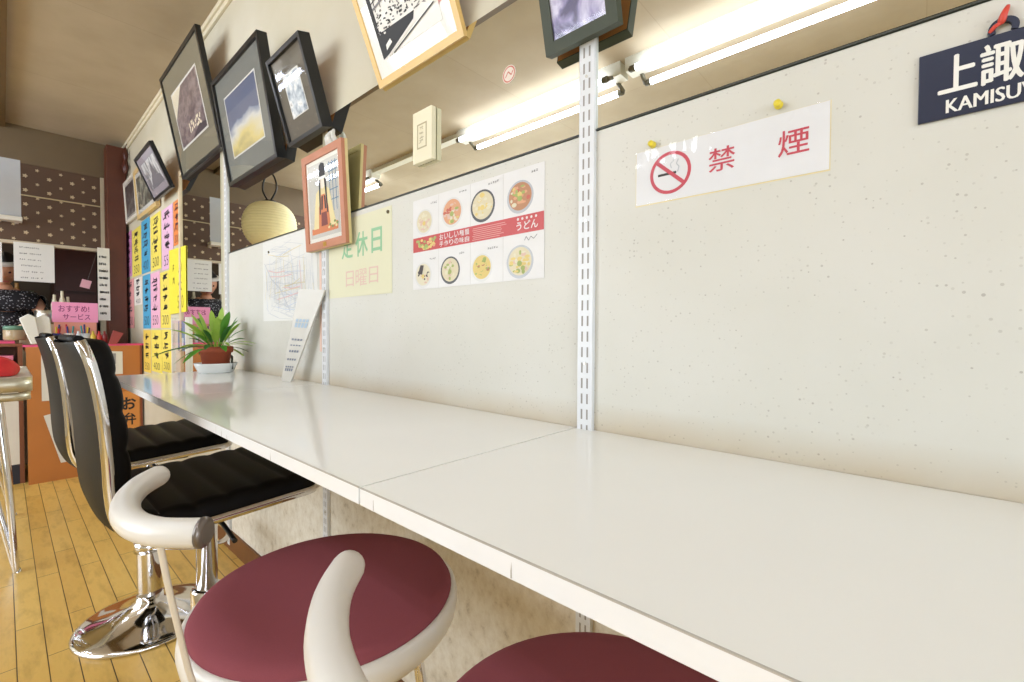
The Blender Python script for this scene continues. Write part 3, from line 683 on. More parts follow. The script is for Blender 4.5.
# small cream plaque fixed on the mirror strip
t = thing('wall_plaque', 'small cream plaque standing off the mirror strip', 'plaque', (-.834, -.008, 1.322))
MB().rect(-.034, .034, 0, .115, 0, .013).build('body', M('cream_plaque', (228, 220, 190), rough=.45), t, bevel=.0015)
p = MB(); b = .017
for a in ((-b, b, .03, .033), (-b, b, .082, .085), (-b, -b+.003, .033, .082), (b-.003, b, .033, .082)): p.rect(*a, .013, .0136)
p.build('inner_line', M('plaque_line', (176, 164, 128), rough=.5), t)  # darker cream lines on the plaque face
q = MB()
for k in range(4): scribble(q, -.008, .040+k*.010, .016, .009, 40+k, .0136, 0, .0014, 3)
q.build('marks', MATS['plaque_line'], t)
# round sticker on the mirror
t = thing('round_sticker', 'small round red and white sticker on the mirror strip', 'sticker', (-.584, -.0075, 1.428))
MB().disc(0, 0, .0165, .0165, .0006, 0, 28, w0=0).build('disc', M('sticker_white', (226, 214, 200), rough=.4), t)
k = MB().ring(0, 0, .0125, .0150, .0008, 0).stroke([(-.009, -.004), (-.002, .005), (.006, -.003), (.010, .004)], .0022, .0008, 0); k.build('print', M('sticker_red', (196, 110, 92), rough=.5), t)

# ------------------------------------------------------------------ signs and posters on the boards (y = -0.005)
YB = -.0052
# no-smoking sign in a plastic sleeve
t = thing('no_smoking_sign', 'white no-smoking sign in a wrinkled plastic sleeve with red lettering', 'sign', (-.2025, YB, 1.134))
u0, u1 = -.1225, .1225
MB().rect(u0+.001, u1-.0015, .001, .0805, 0, .0008).build('sheet', M('sign_white', (218, 218, 219), rough=.6), t)
MB().rect(u0+.0, u1-.0005, -.0008, .081, -.0004, .0002).build('backing', M('yellowed_edge', (222, 208, 160), rough=.6), t)
REDP = M('sign_red', (190, 62, 78), rough=.5)
s = MB(); cx, cz = -.2715+.2025, 1.174-1.134
s.ring(cx, cz, .0255, .0302, .0012, 0, 40); a = math.radians(-42)
s.stroke([(cx-.027*math.cos(a), cz-.027*math.sin(a)), (cx+.027*math.cos(a), cz+.027*math.sin(a))], .0052, .00125, 0); s.build('prohibition_ring', REDP, t)
c = MB().rect(cx-.018, cx+.009, cz-.003, cz+.0005, .0009, .0011, 0)
c.stroke([(cx+.002, cz+.006), (cx+.000, cz+.012), (cx+.005, cz+.016), (cx+.004, cz+.02)], .0012, .0011, 1); c.stroke([(cx+.011, cz-.001), (cx+.013, cz+.006), (cx+.009, cz+.011), (cx+.012, cz+.017)], .0015, .0011, 1)
c.build('cigarette', [INK, M('smoke_grey', (176, 180, 184), rough=.6)], t)
MB().text('禁', -.218+.2025, 1.1605-1.134, .034, .0315, .0012, 0, .006).text('煙', -.1345+.2025, 1.1605-1.134, .033, .0315, .0012, 0, .006).build('lettering', REDP, t)
rn = random.Random(2); rows = []
for i in range(9):
    v = .0808*i/8; r = []
    for j in range(41):
        u = u0+(u1-u0)*j/40; g = max(0, (v-.052)/.03); r.append((u, -(.0022+.0035*g*rn.random()), v+(.0015*g*(rn.random()-.5))))
    rows.append(r)
MB().grid(rows).build('plastic_sleeve', PANE, t)
for x, z, lab in ((-.297, 1.2195, 'yellow push pin at the upper left of the no-smoking sign'), (-.134, 1.2245, 'yellow push pin above the red smoke character of the no-smoking sign')):
    tag(MB().lathe([(.0, 0), (.0048, 0), (.005, .0015), (.0032, .0028), (.0028, .006), (.0044, .0075), (.0042, .0095), (0, .010)], n=16).build('push_pin', M('pin_yellow', (226, 206, 60), rough=.35), loc=(x, -.0075, z)), lab, 'push pin', 'yellow push pins').rotation_euler = (PI/2, 0, 0)
# station name plate
t = thing('station_name_plate', 'navy plate with white station name lettering hanging at the right edge', 'sign', (.055, YB, 1.163))
NAVY = M('navy_enamel', (34, 40, 62), rough=.35); PLW = M('plate_white', (232, 230, 222), rough=.4)
u = .060
MB().rect(-u, u, 0, .0695, 0, .003).build('plate', NAVY, t, bevel=.0006)
lp = MB().ring(.0, .0735, .0055, .0105, .003, 0, 20, -.45, PI+.45).ring(.0, .0735, .0055, .0105, .0005, 0, 20, -.45, PI+.45)
lp.build('hanging_loop', NAVY, t, solid=.0018)
sn = MB()
for k, (du, dv) in enumerate(((-.0007, 0), (.0007, 0), (0, .0006), (0, -.0006), (0, 0))): sn.text('上諏訪', .0105-.055+du, 1.186-1.163+dv, .088, .0385, .0033+.00004*k)
sn.build('station_name', PLW, t)
ln_ = MB()
for k, du in enumerate((-.0004, .0004, 0)): ln_.text('KAMISUWA', .0165-.055+du, 1.1675-1.163, .077, .0135, .0033+.00004*k)
ln_.build('latin_name', PLW, t)
tg = MB().tube(smooth_path([(.053, -.010, 1.240), (.0545, -.012, 1.247), (.0575, -.009, 1.256)], 4), [.002, .0026, .003, .003, .0028, .0026, .0024, .002, .0016], 8).tube(smooth_path([(.053, -.010, 1.241), (.049, -.011, 1.239), (.046, -.008, 1.236)], 4), .0018, 8)
tag(tg.build('red_tie', M('red_tape', (206, 70, 54), rough=.4)), 'short red tie through the loop of the navy station plate', 'tie')
# closing day notice
t = thing('closing_day_notice', 'pale yellow notice with green and pink lettering beside the pink frame', 'notice', (-1.141, YB, 1.038))
MB().rect(-.160, .166, 0, .216, 0, .0008).build('sheet', M('pale_yellow_paper', (214, 211, 180), rough=.7, var=.02), t)
GR, PK = M('green_letter', (140, 186, 144), rough=.6), M('pink_letter', (214, 182, 168), rough=.6)
MB().text('定', -1.224+1.141, .106, .062, .066, .0011, 0, .018).text('休', -1.149+1.141, .106, .064, .066, .0011, 0, .018).text('日', -1.068+1.141, .108, .050, .064, .0011, 0, .018).build('green_lettering', GR, t)
MB().text('日', -1.200+1.141, .028, .042, .043, .0011, 0, .0).text('曜', -1.148+1.141, .027, .057, .045, .0011, 0, .0).text('日', -1.080+1.141, .030, .044, .043, .0011, 0, .0).build('pink_lettering', PK, t)
tag(MB().lathe([(.0, 0), (.0045, 0), (.0042, .003), (.002, .0048), (0, .005)], n=14).build('thumb_tack', M('dull_brass', (120, 110, 84), rough=.35, metal=.7), loc=(-.990, -.0062, 1.240)), 'round tack in the upper right corner of the closing day notice', 'tack').rotation_euler = (PI/2, 0, 0)
# area map
t = thing('street_map', 'white sheet street map with fine grey lines below the lantern reflection', 'map', (-1.592, YB, .977))
MB().rect(-.217, .217, 0, .288, 0, .0008).build('sheet', PAPER, t)
mp = MB(); rn = random.Random(12)
def mline(n, m, th, z):
    for k in range(n):
        if rn.random() < .5: a = (rn.uniform(-.2, .0), rn.uniform(.02, .27)); d = (rn.uniform(.1, .2), rn.uniform(-.04, .04))
        else: a = (rn.uniform(-.2, .2), rn.uniform(.02, .12)); d = (rn.uniform(-.03, .03), rn.uniform(.06, .14))
        P_ = [a, (a[0]+d[0]*.5+rn.uniform(-.01, .01), a[1]+d[1]*.5+rn.uniform(-.01, .01)), (min(.21, max(-.21, a[0]+d[0])), min(.28, max(.005, a[1]+d[1])))]
        mp.stroke(P_, th, z, m)
mline(110, 0, .0011, .0011); mline(18, 1, .0018, .0012); mline(14, 2, .0020, .0013); mline(5, 3, .003, .0014)
mp.stroke([(-.20, .21), (-.14, .15), (-.06, .11), (.02, .03)], .004, .0015, 0)
mp.build('street_lines', [M('map_grey', (190, 193, 197), rough=.7), M('map_blue', (190, 200, 216), rough=.7), M('map_ochre', (214, 200, 150), rough=.7), M('map_pink', (222, 184, 180), rough=.7)], t)
tag(MB().lathe([(0, 0), (.004, 0), (.004, .003), (0, .005)], n=12).build('thumb_tack', MATS['dull_brass'], loc=(-1.752, -.006, 1.225)), 'tack in the left part of the street map', 'tack').rotation_euler = (PI/2, 0, 0)
st_ = MB().box(-.006, .006, -.0015, 0, 0, .30, 0); tag(st_.build('paper_strip', M('pinkish_strip', (224, 190, 172), rough=.6), loc=(-1.352, -.006, .88)), 'thin pinkish strip hanging left of the upright below the pink frame', 'strip')
# bowl menu poster
t = thing('menu_poster', 'white poster with eight food bowls and a red band across the middle', 'poster', (-.6935, YB, 1.040))
MB().rect(-.194, .194, 0, .206, 0, .0008).build('sheet', M('poster_white', (217, 215, 212), rough=.45), t)
f = MB()
for u in (-.100, .002, .094): f.rect(u-.0006, u+.0006, .001, .205, .0008, .00095)
f.build('fold_lines', M('fold_grey', (200, 197, 192), rough=.6), t)
zb0, zb1 = .086, .119
bd = MB().rect(-.193, .193, zb0, zb1, .0008, .0011, 0)
bd.build('red_band', M('band_red', (184, 50, 46), rough=.4), t)
bt = MB(); rn = random.Random(31)
for k in range(6):
    bt.text('おいしい麺類と'[k % 7], -.097+k*.0165, zb0+.0175, .0135, .0125, .0013, 0, .012)
    bt.text('手作りの味自慢'[k % 7], -.097+k*.0165, zb0+.0035, .0135, .0115, .0013, 0, .012)
bt.text('うどん', .128, zb0+.006, .052, .016, .0013, 0, .02)
for k in range(5): bt.disc(.132+k*.0108, zb0+.027, .0026, .0026, .0013, 0, 10)
bt.build('band_lettering', M('band_white', (216, 208, 204), rough=.5), t)
bl = MB()
for k in range(7):
    v = zb0+.004+k*.0038; e = rn.uniform(.085, .112)
    bl.stroke([(.008+rn.uniform(0, .004), v), (e, v)], .0016, .0013, 0)
bl.build('band_small_print', M('band_pink', (206, 140, 132), rough=.5), t)
fd = MB()
for k in range(34): fd.disc(-.186+.056*rn.random()+.02*rn.random(), zb0+.004+.022*rn.random(), .005, .0032, .0013+k*1e-5, rn.choice((0, 0, 1, 2)), 10)
fd.build('band_food', [M('egg_yellow', (212, 188, 108), rough=.5), M('leek_green', (150, 164, 84), rough=.5), M('prawn_orange', (208, 152, 112), rough=.5)], t)
FOOD = [M('broth_pale', (206, 194, 158), rough=.4), M('bowl_white', (206, 205, 202), rough=.3), M('bowl_black', (44, 44, 46), rough=.3), M('noodle', (212, 204, 176), rough=.5), MATS['egg_yellow'], MATS['leek_green'],
        MATS['prawn_orange'], M('nori', (56, 42, 40), rough=.5), M('pork', (206, 172, 154), rough=.5), M('sauce_brown', (176, 124, 84), rough=.5), M('chili_red', (186, 92, 70), rough=.5), M('bowl_grey', (168, 170, 174), rough=.3)]
bowls = [(-.845, 1.192, .031, 1, 0, (3, 8, 8, 3), 'pale bowl'), (-.749, 1.198, .034, 1, 6, (6, 8, 3, 5, 4, 10), ''), (-.656, 1.195, .0345, 2, 0, (3, 3, 0, 4), ''), (-.557, 1.194, .0325, 11, 9, (10, 6, 4, 5, 3, 6), ''),
         (-.849, 1.072, .031, 1, 3, (7, 3, 8, 3), ''), (-.755, 1.075, .0315, 2, 0, (3, 5, 8, 0), ''), (-.658, 1.072, .030, 1, 4, (4, 9, 5, 8, 4), ''), (-.557, 1.074, .033, 11, 0, (4, 3, 5, 8, 4), '')]
for k, (x, z, r, bm, br_, tops, _) in enumerate(bowls):
    u, v = x+.6935, z-1.040; m = MB(); rn = random.Random(60+k)
    m.disc(u, v, r, r*.94, .0009, bm, 32); m.disc(u, v+.001, r*.86, r*.80, .0010, br_, 28)
    for j in range(30):
        a = rn.uniform(0, 2*PI); q = r*.70*math.sqrt(rn.random()); m.disc(u+q*math.cos(a), v+q*math.sin(a)*.9, r*rn.uniform(.08, .2), r*rn.uniform(.06, .15), .0011+j*1e-5, rn.choice(tops), 10)
    if k == 4:
        m.flat([(u-r*.6, v+r*.1), (u-r*.1, v+r*.05), (u+r*.1, v+r*.7), (u-r*.3, v+r*.75)], .0018, 7)
    m.disc(u, v-r*.1, r*.18, r*.16, .0017, 5 if k % 2 else 4, 12)
    m.build('bowl_picture', FOOD, t)
cp = MB(); rn = random.Random(77)
for x, z in ((-.808, 1.228), (-.712, 1.234), (-.620, 1.233), (-.523, 1.232), (-.812, 1.104), (-.718, 1.106), (-.622, 1.106)):
    for j in range(rn.choice((3, 4, 5))): scribble(cp, x+.6935-.004-.0058*j+.008, z-1.040, .0045, .0045, rn.random(), .0011, 0, .0008, 4)
cp.stroke([(.148, .072), (.152, .079), (.158, .071), (.163, .078), (.170, .073), (.178, .080)], .0013, .0011, 0)
cp.build('captions', GREYINK, t)
# leaning menu card on the counter
BLp, BRp, TRp, TLp = Vector((-1.500, -.066, .7835)), Vector((-1.458, -.053, .7835)), Vector((-1.296, -.022, 1.062)), Vector((-1.388, -.056, 1.068))
t = thing('menu_card', 'narrow white menu card leaning against the upright on the counter', 'menu card', tuple(BLp))
nn = (TRp-BLp).cross(TLp-BLp).normalized()
if nn.y > 0: nn = -nn
Q = [p-BLp for p in (BLp, BRp, TRp, TLp)]
cd = MB(); B_ = [p-nn*.006 for p in Q]
cd.add([tuple(p) for p in Q+B_], [(0, 1, 2, 3), (7, 6, 5, 4), (0, 4, 5, 1), (1, 5, 6, 2), (2, 6, 7, 3), (3, 7, 4, 0)]); cd.build('card', M('card_ivory', (204, 200, 190), rough=.35), t)
ln = MB()
def on_card(a, b):
    lo = Q[0].lerp(Q[1], a); hi = Q[3].lerp(Q[2], a); return lo.lerp(hi, b)+nn*.0006
for k, (b, th, mi) in enumerate(((.12, .030, 0), (.16, .016, 0), (.24, .022, 0), (.33, .024, 0), (.40, .014, 0), (.46, .020, 0), (.60, .05, 1), (.66, .03, 1))):
    for j in range(4):
        a0 = .16+j*.17; ln.add([tuple(on_card(a0, b)), tuple(on_card(a0+.12, b)), tuple(on_card(a0+.12, b+th)), tuple(on_card(a0, b+th))], [(0, 1, 2, 3)], mi)
ln.build('print', [M('faded_ink', (130, 134, 146), rough=.6), M('faded_blue', (170, 190, 206), rough=.6)], t)

# ------------------------------------------------------------------ potted plant on its saucer
px, py, pz = -2.0, -.108, .783
tag(MB().lathe([(0, 0), (.054, 0), (.058, .003), (.070, .030), (.071, .036), (.067, .036), (.057, .010), (0, .008)], c=(0, 0, 0), n=40).build('plant_saucer', M('white_glaze', (238, 240, 240), rough=.25), loc=(px, py, pz)), 'white saucer under the terracotta flowerpot at the counter end', 'saucer')
t = thing('potted_plant', 'green leafy plant in a terracotta pot on the white saucer', 'potted plant', (px, py, pz+.0085))
MB().lathe([(0, 0), (.040, 0), (.042, .003), (.050, .066), (.056, .067), (.058, .088), (.054, .090), (.051, .086), (.048, .078), (0, .076)], n=40).build('flowerpot', M('terracotta', (160, 76, 48), rough=.75, var=.12, scale=40, bump=.1), t)
MB().lathe([(.0495, .075), (.045, .079), (.03, .082), (0, .084)], n=24).build('soil', M('soil', (62, 44, 32), rough=.95, var=.4, scale=160, bump=.6), t)
LEAF = [M('leaf_green', (84, 146, 44), rough=.4, var=.25, scale=30), M('leaf_light', (150, 184, 70), rough=.4, var=.2, scale=30), M('leaf_dark', (48, 104, 34), rough=.4, var=.25, scale=30)]
rn = random.Random(21)
for k in range(48):
    a = k*2.399+rn.uniform(-.3, .3); up = rn.uniform(.75, 1.40) if k < 32 else rn.uniform(.15, .6); L_ = rn.uniform(.10, .185); wd_ = rn.uniform(.007, .0145)
    base = Vector((.018*math.cos(a), .018*math.sin(a), .08)); d = Vector((math.cos(a), math.sin(a), 0)); side = Vector((-math.sin(a), math.cos(a), 0)); rows = []
    stem = []
    for i in range(11):
        s = i/10; out = L_*s*math.cos(up)*(1+.15*s); zz = L_*s*math.sin(up)-.055*s*s*(1.6-up if up < 1.2 else .3)
        p = base+d*out+Vector((0, 0, zz)); w_ = wd_*(.14 if s < .25 else math.sin(PI*min(1, (s-.25)/.75))**.7*1.0+.03)
        rows.append([tuple(p-side*w_+Vector((0, 0, w_*.35))), tuple(p-side*w_*.5+Vector((0, 0, w_*.08))), tuple(p), tuple(p+side*w_*.5+Vector((0, 0, w_*.08))), tuple(p+side*w_+Vector((0, 0, w_*.35)))])
    # the wall and the counter stay clear of the leaves
    if max(q[1] for r in rows for q in r)+py > -.012 and math.sin(a) > 0:
        rows = [[(q[0], q[1]*.62, q[2]) for q in r] for r in rows]
    MB().grid(rows).build('leaf', LEAF[k % 3 if k % 5 else 1], t)
tg = MB().prism([(-.010, 0), (.010, 0), (.012, .05), (-.012, .055)], 0, .0015); tag(tg.build('plant_tag', M('dark_tag', (58, 66, 52), rough=.5), loc=(px+.050, py+.040, pz+.012)), 'small dark tag standing in the saucer behind the flowerpot', 'plant tag')

# ------------------------------------------------------------------ coloured menu slips on the wall by the kitchen
SLIPC = dict(purple=(196, 130, 176), yellow=(230, 212, 92), blue=(70, 158, 200), lilac=(222, 178, 208), orange=(222, 130, 62), salmon=(220, 150, 150), white=(230, 222, 214), pink=(226, 172, 198), amber=(228, 196, 84))
slips = [('purple', -4.60, -4.37, 1.345, 1.683, 'purple menu slip at the left end of the top row'), ('yellow', -4.35, -4.03, 1.329, 1.668, 'yellow menu slip second from left in the top row'),
         ('blue', -4.01, -3.745, 1.325, 1.683, 'blue menu slip in the top row'), ('yellow', -3.72, -3.44, 1.319, 1.667, 'yellow menu slip right of the blue one in the top row'),
         ('lilac', -3.41, -3.145, 1.30, 1.657, 'lilac menu slip in the top row next to the orange one'), ('orange', -3.13, -2.985, 1.412, 1.657, 'narrow orange menu slip beside the tall mirror'),
         ('salmon', -4.59, -4.31, .955, 1.322, 'salmon menu slip below the purple one next to the brown post'), ('white', -4.29, -4.02, 1.119, 1.312, 'whitish short menu slip in the second row'),
         ('blue', -3.99, -3.75, .951, 1.312, 'blue menu slip in the second row, below the upper blue one'), ('pink', -3.74, -3.48, .954, 1.306, 'pink menu slip right of the blue one in the second row'),
         ('yellow', -3.47, -3.22, .954, 1.29, 'yellow menu slip in the second row, partly behind the big yellow sheet'), ('amber', -3.99, -3.76, .657, .941, 'amber menu slip at the left of the bottom row'),
         ('yellow', -3.74, -3.45, .675, .942, 'yellow menu slip in the middle of the bottom row'), ('yellow', -3.44, -3.215, .692, .945, 'yellow menu slip at the right of the bottom row, left of the clear pocket')]
for k, (cn, a, b, z0, z1, lab) in enumerate(slips):
    t = thing('menu_slip', lab, 'menu slip', ((a+b)/2, -.001, z0), group='coloured menu slips on the wall')
    h = (b-a)/2; H = z1-z0; rn = random.Random(k+5)
    MB().rect(-h, h, 0, H, 0, .0012).build('paper', M('slip_'+cn, SLIPC[cn], rough=.65, var=.03), t)
    m = MB(); n = 4 if H > .3 else 3; chh = H*.66/n
    for j in range(n): scribble(m, -h*.5, H*.97-(j+1)*chh, h*1.0, chh*.82, k*10+j, .0016, 0, .008, 6)
    pr = {0: '300', 1: '350', 2: '400', 3: '500', 4: '550'}[k % 5]
    m.text(pr, -h*.6, H*.06, h*1.2, H*.17, .0016, 0, -.012); m.build('handwriting', M('slip_ink_'+('dark' if cn not in ('purple', 'orange') else 'red'), (40, 36, 44) if cn not in ('purple', 'orange') else (92, 34, 50), rough=.6), t)
t = thing('yellow_sheet', 'large bright yellow sheet hung over the menu slips at the mirror edge', 'sheet', (-3.03, -.0095, 1.03))
MB().prism([(-.175, 0), (.180, .01), (.186, .352), (-.170, .366)], 0, .001).build('paper', M('bright_yellow_paper', (232, 220, 60), rough=.6, var=.02), t)
m = MB()
for j in range(2): scribble(m, -.09, .235-j*.07, .04, .04, 300+j, .0014, 0, .008, 4)
for j in range(3): scribble(m, .03, .22-j*.07, .08, .06, 310+j, .0014, 0, .007, 4)
m.text('550', .01, .03, .12, .07, .0014, 0, 0); m.build('handwriting', M('olive_ink', (150, 132, 40), rough=.6), t)
# clear pocket with a blue card
t = thing('clear_wall_pocket', 'clear plastic wall pocket holding a blue card left of the plant', 'wall pocket', (-2.965, -.004, .70))
MB().rect(-.150, .150, 0, .30, 0, .002).build('back_plate', M('pocket_white', (214, 210, 196), rough=.35), t)
MB().flat([(-.148, .0), (.148, .0), (.148, .295), (-.148, .295)], .016).build('front_sheet', PANE, t)
MB().rect(-.152, -.140, 0, .31, .001, .018).rect(.140, .152, 0, .31, .001, .018).build('side_rails', M('pocket_rail', (236, 234, 226), rough=.3), t)
c = MB().prism([(-.06, .13), (.09, .13), (.10, .29), (-.05, .29)], .004, .006, 0); c.prism([(-.02, .15), (.05, .15), (.06, .20), (-.01, .20)], .006, .0065, 1)
c.build('blue_card', [M('card_blue', (92, 128, 170), rough=.5), M('card_pale', (214, 220, 226), rough=.5)], t)

# dark carved ornament near the ceiling by the post
o = MB().lathe([(0, 0), (.02, .005), (.045, .04), (.05, .075), (.03, .11), (.022, .125), (.036, .15), (.04, .18), (.022, .215), (.008, .235), (0, .24)], n=20, wob=lambda a, z: .12*math.sin(3*a+20*z))
o.tube([(0, 0, .235), (0, .02, .27)], .004, 8); o.tube([(-.005, .0, 0), (-.012, .0, -.11)], [.012, .006], 8)
tag(o.build('hanging_ornament', M('dark_carving', (74, 30, 16), rough=.4, var=.3, scale=60), loc=(-4.40, -.026, 2.09)), 'dark reddish ornament hanging high beside the brown post', 'ornament').scale = (.5, .42, .85)

# ------------------------------------------------------------------ kitchen counter front at the end of the room
CX = -4.0
t = thing('serving_counter', 'orange brown wooden serving counter below the kitchen hatch', 'counter', (-4.05, 0, 0))
ORANGE = M('orange_wood', (182, 114, 52), rough=.45, var=.12, scale=6)
MB().box(.03, .05, -.557, -.022, 0, .836).build('front_panel', ORANGE, t)
MB().box(-.45, .03, -.56, -.040, .836-.03, .836).build('top', M('counter_top_brown', (150, 96, 48), rough=.4), t)
MB().box(.015, .049, -.022, -.010, 0, .836).build('side_batten', M('red_brown_wood', (136, 72, 40), rough=.5), t)
ds = MB().rect(0, .11, 0, .47, 0, .002); d = ds.build('calligraphy_panel', M('pale_orange_panel', (214, 142, 66), rough=.5), t, loc=(.0505, -.138, .055)); d.rotation_euler = (0, 0, PI/2)
cl = MB().text('お', .018, .345, .075, .085, .0025, 0, .03).text('弁', .020, .240, .072, .085, .0025, 0, .02).text('当', .022, .135, .070, .085, .0025, 0, .02)
cl.build('calligraphy', INK, d)
# shelf unit to the left of the counter
t = thing('shelf_unit', 'low shelf unit with dark wooden edges left of the serving counter', 'shelf', (-4.28, -.93, 0))
MB().box(-.2, .2, -.36, -.34, 0, .84).box(-.2, .2, .34, .36, 0, .84).box(-.2, -.18, -.34, .34, 0, .84).build('case', M('shelf_brown', (128, 74, 44), rough=.5), t)
for z in (.66, .838): MB().box(-.18, .2, -.36, .36, z, z+.018).build('shelf', MATS['shelf_brown'], t)
MB().box(.18, .2, -.34, .34, .12, .60).build('lower_panel', M('panel_white', (224, 220, 210), rough=.4), t)
MB().box(.17, .2, -.34, .34, .0, .12).build('kick_board', M('kick_navy', (34, 36, 50), rough=.5), t)
tag(MB().box(-.1, .1, -.13, .13, 0, .10, 0).box(-.102, .102, -.132, .132, .085, .105, 0).build('pink_box', M('box_pink', (214, 120, 150), rough=.5), loc=(-4.19, -.74, .6785)), 'pink lidded box inside the low shelf unit', 'box')
tag(MB().box(-.19, .19, -.3, .3, 0, .012).build('pink_mat', M('mat_pink', (214, 70, 120), rough=.5), loc=(-4.27, -.90, .857)), 'pink mat on top of the low shelf unit', 'mat')
# papers stuck to the counter front
def front_paper(name, lab, cat, poly, mat, deco=None, group='papers on the serving counter front'):
    y0 = min(p[0] for p in poly); z0 = min(p[1] for p in poly)
    t = thing(name, lab, cat, (-3.998, y0, z0), (0, 0, PI/2), group)
    MB().prism([(a-y0, b-z0) for a, b in poly], 0, .001).build('paper', mat, t)
    if deco: deco(t)
    return t
front_paper('flyer', 'upright white flyer on the orange counter front behind the stool back', 'flyer', [(-.495, .503), (-.385, .503), (-.385, .812), (-.495, .806)], PAPER)
front_paper('flyer', 'tilted white flyer low on the orange counter front', 'flyer', [(-.417, .107), (-.385, .109), (-.420, .43), (-.489, .412)], PAPER)
def pic(t): MB().rect(.03, .075, .07, .14, .001, .0014).build('grey_photo', M('flyer_photo', (140, 140, 146), rough=.5), t)
front_paper('flyer', 'white flyer with a grey photo at the right of the counter front', 'flyer', [(-.222, .645), (-.113, .645), (-.113, .796), (-.222, .803)], PAPER, pic)
front_paper('flyer', 'narrow white flyer below the photo flyer, above the calligraphy panel', 'flyer', [(-.150, .555), (-.100, .550), (-.100, .620), (-.150, .62)], PAPER)
# hatch papers
def hung(name, lab, cat, x, y0, y1, z0, z1, mat, seed, lines, ink=GREYINK, rot=0.0):
    t = thing(name, lab, cat, (x, y0, z0), (0, rot, PI/2)); wd_, H = y1-y0, z1-z0
    m = MB().rect(0, wd_, 0, H, 0, .001); rn = random.Random(seed)
    for k in range(lines):
        v = H*(.86-.78*k/max(1, lines-1)); a = wd_*rn.uniform(.12, .2); b = wd_*rn.uniform(.6, .88)
        while a < b: scribble(m, a, v, wd_*.035, H*.035, rn.random(), .0014, 1, H*.009, 4); a += wd_*rn.choice((.05, .05, .05, .10))
    m.build('paper', [mat, ink], t); return t
hung('notice_sheet', 'white handwritten sheet hanging from the hatch edge in front of the cook', 'notice', X0+.016, -.592, -.395, 1.275, 1.542, PAPER, 4, 6)
hung('price_list', 'long narrow white list hanging at the right of the hatch beside the post', 'list', -4.43, -.186, -.120, 1.01, 1.535, PAPER, 9, 9)
hung('notice_sheet', 'white notice at the far left of the hatch', 'notice', X0+.016, -.80, -.645, 1.26, 1.53, PAPER, 14, 6)
t = hung('pink_sign', 'pink handwritten sign standing on the serving counter', 'sign', -4.10, -.440, -.222, .990, 1.118, M('sign_pink', (232, 150, 190), rough=.6), 1, 0)
m = MB().text('おすすめ!', .03, .066, .145, .042, .0014, 0, .01).text('サービス', .05, .016, .13, .038, .0014, 0, .01); m.build('lettering', M('plum_ink', (136, 50, 100), rough=.6), t)
tag(MB().box(-.012, .012, -.10, .10, 0, .155).build('sign_holder', M('holder_pink', (224, 150, 130), rough=.5), loc=(-4.116, -.33, .836)), 'salmon block holding up the pink handwritten sign', 'holder')
tag(MB().box(-.05, .05, -.32, .30, 0, .012).build('counter_tray', M('tray_pink', (222, 74, 128), rough=.4), loc=(-4.05, -.25, .836)), 'long pink tray along the serving counter edge', 'tray')
# pots of pens, bottles and small goods on the counter
def pens(y, x, seed, lab, cup):
    t = thing('pen_cup', lab, 'pen cup', (x, y, .848), group='cups of pens on the serving counter'); rn = random.Random(seed)
    MB().lathe([(0, 0), (.022, 0), (.025, .07), (.022, .07), (.020, .006), (0, .006)], n=18).build('cup', cup, t)
    for k in range(4):
        a = rn.uniform(0, 6.28); MB().tube([(.008*math.cos(a), .008*math.sin(a), .008), (.02*math.cos(a), .02*math.sin(a), rn.uniform(.10, .13))], .0045, 8).build('pen', M('pen_'+rn.choice(('navy', 'gold', 'teal', 'scarlet')), {'n': (44, 50, 110)}.get('n'), rough=.4) if False else
            rn.choice([M('pen_navy', (44, 50, 110), rough=.4), M('pen_gold', (222, 190, 60), rough=.4), M('pen_teal', (70, 150, 150), rough=.4), M('pen_scarlet', (196, 50, 50), rough=.4)]), t)
pens(-.425, -4.06, 1, 'dark cup of pens above the far bar stool back', M('cup_navy', (50, 54, 110), rough=.4))
pens(-.290, -4.06, 2, 'pale cup of pens in front of the pink sign', M('cup_pale', (200, 206, 214), rough=.3))
pens(-.365, -4.06, 3, 'white cup of pens beside the dark one', M('cup_white', (226, 224, 220), rough=.3))
for y, c, lab in ((-.325, (206, 214, 220), 'small clear-white bottle between the pen cups'), (-.255, (196, 168, 60), 'small yellow bottle on the serving counter'), (-.225, (178, 44, 40), 'small red bottle right of the yellow one'), (-.198, (120, 30, 34), 'dark red bottle left of the folded red pack')):
    tag(MB().lathe([(0, 0), (.014, 0), (.015, .05), (.010, .064), (.006, .07), (.006, .085), (0, .086)], n=16).build('small_bottle', M('bottle_%d' % c[0], c, rough=.3), loc=(-4.03, y, .848)), lab, 'bottle', 'small bottles on the serving counter')
tag(MB().prism([(0, 0), (.040, 0), (.075, .07), (.025, .09)], 0, .03).build('red_pack', M('pack_red', (150, 62, 60), rough=.5), loc=(-4.0, -.185, .848)), 'tilted pinkish red pack below the narrow white list', 'pack').rotation_euler = (0, 0, PI/2)
for k, (y, ang, lab) in enumerate(((-.535, -.35, 'left of two white folded paper wedges on the counter'), (-.485, -.22, 'right of two white folded paper wedges on the counter'))):
    m = MB().prism([(0, 0), (.045, 0), (.055, .16), (.03, .185), (-.015, .165)], 0, .02)
    tag(m.build('folded_paper', PAPER, loc=(-4.02-.03*k, y, .850), bevel=.006), lab, 'folded paper', 'folded papers on the counter').rotation_euler = (0, ang*.6, PI/2)
t = thing('glass_jar', 'small jar with a green lid at the left of the hatch', 'jar', (-4.12, -.60, .875))
MB().lathe([(0, 0), (.045, 0), (.05, .01), (.05, .06), (.046, .066)], n=22).build('body', M('jar_body', (170, 150, 120), rough=.2), t)
MB().lathe([(.0, .09), (.046, .088), (.05, .08), (.05, .064), (0, .064)], n=22).build('lid', M('lid_green', (90, 130, 110), rough=.4), t)
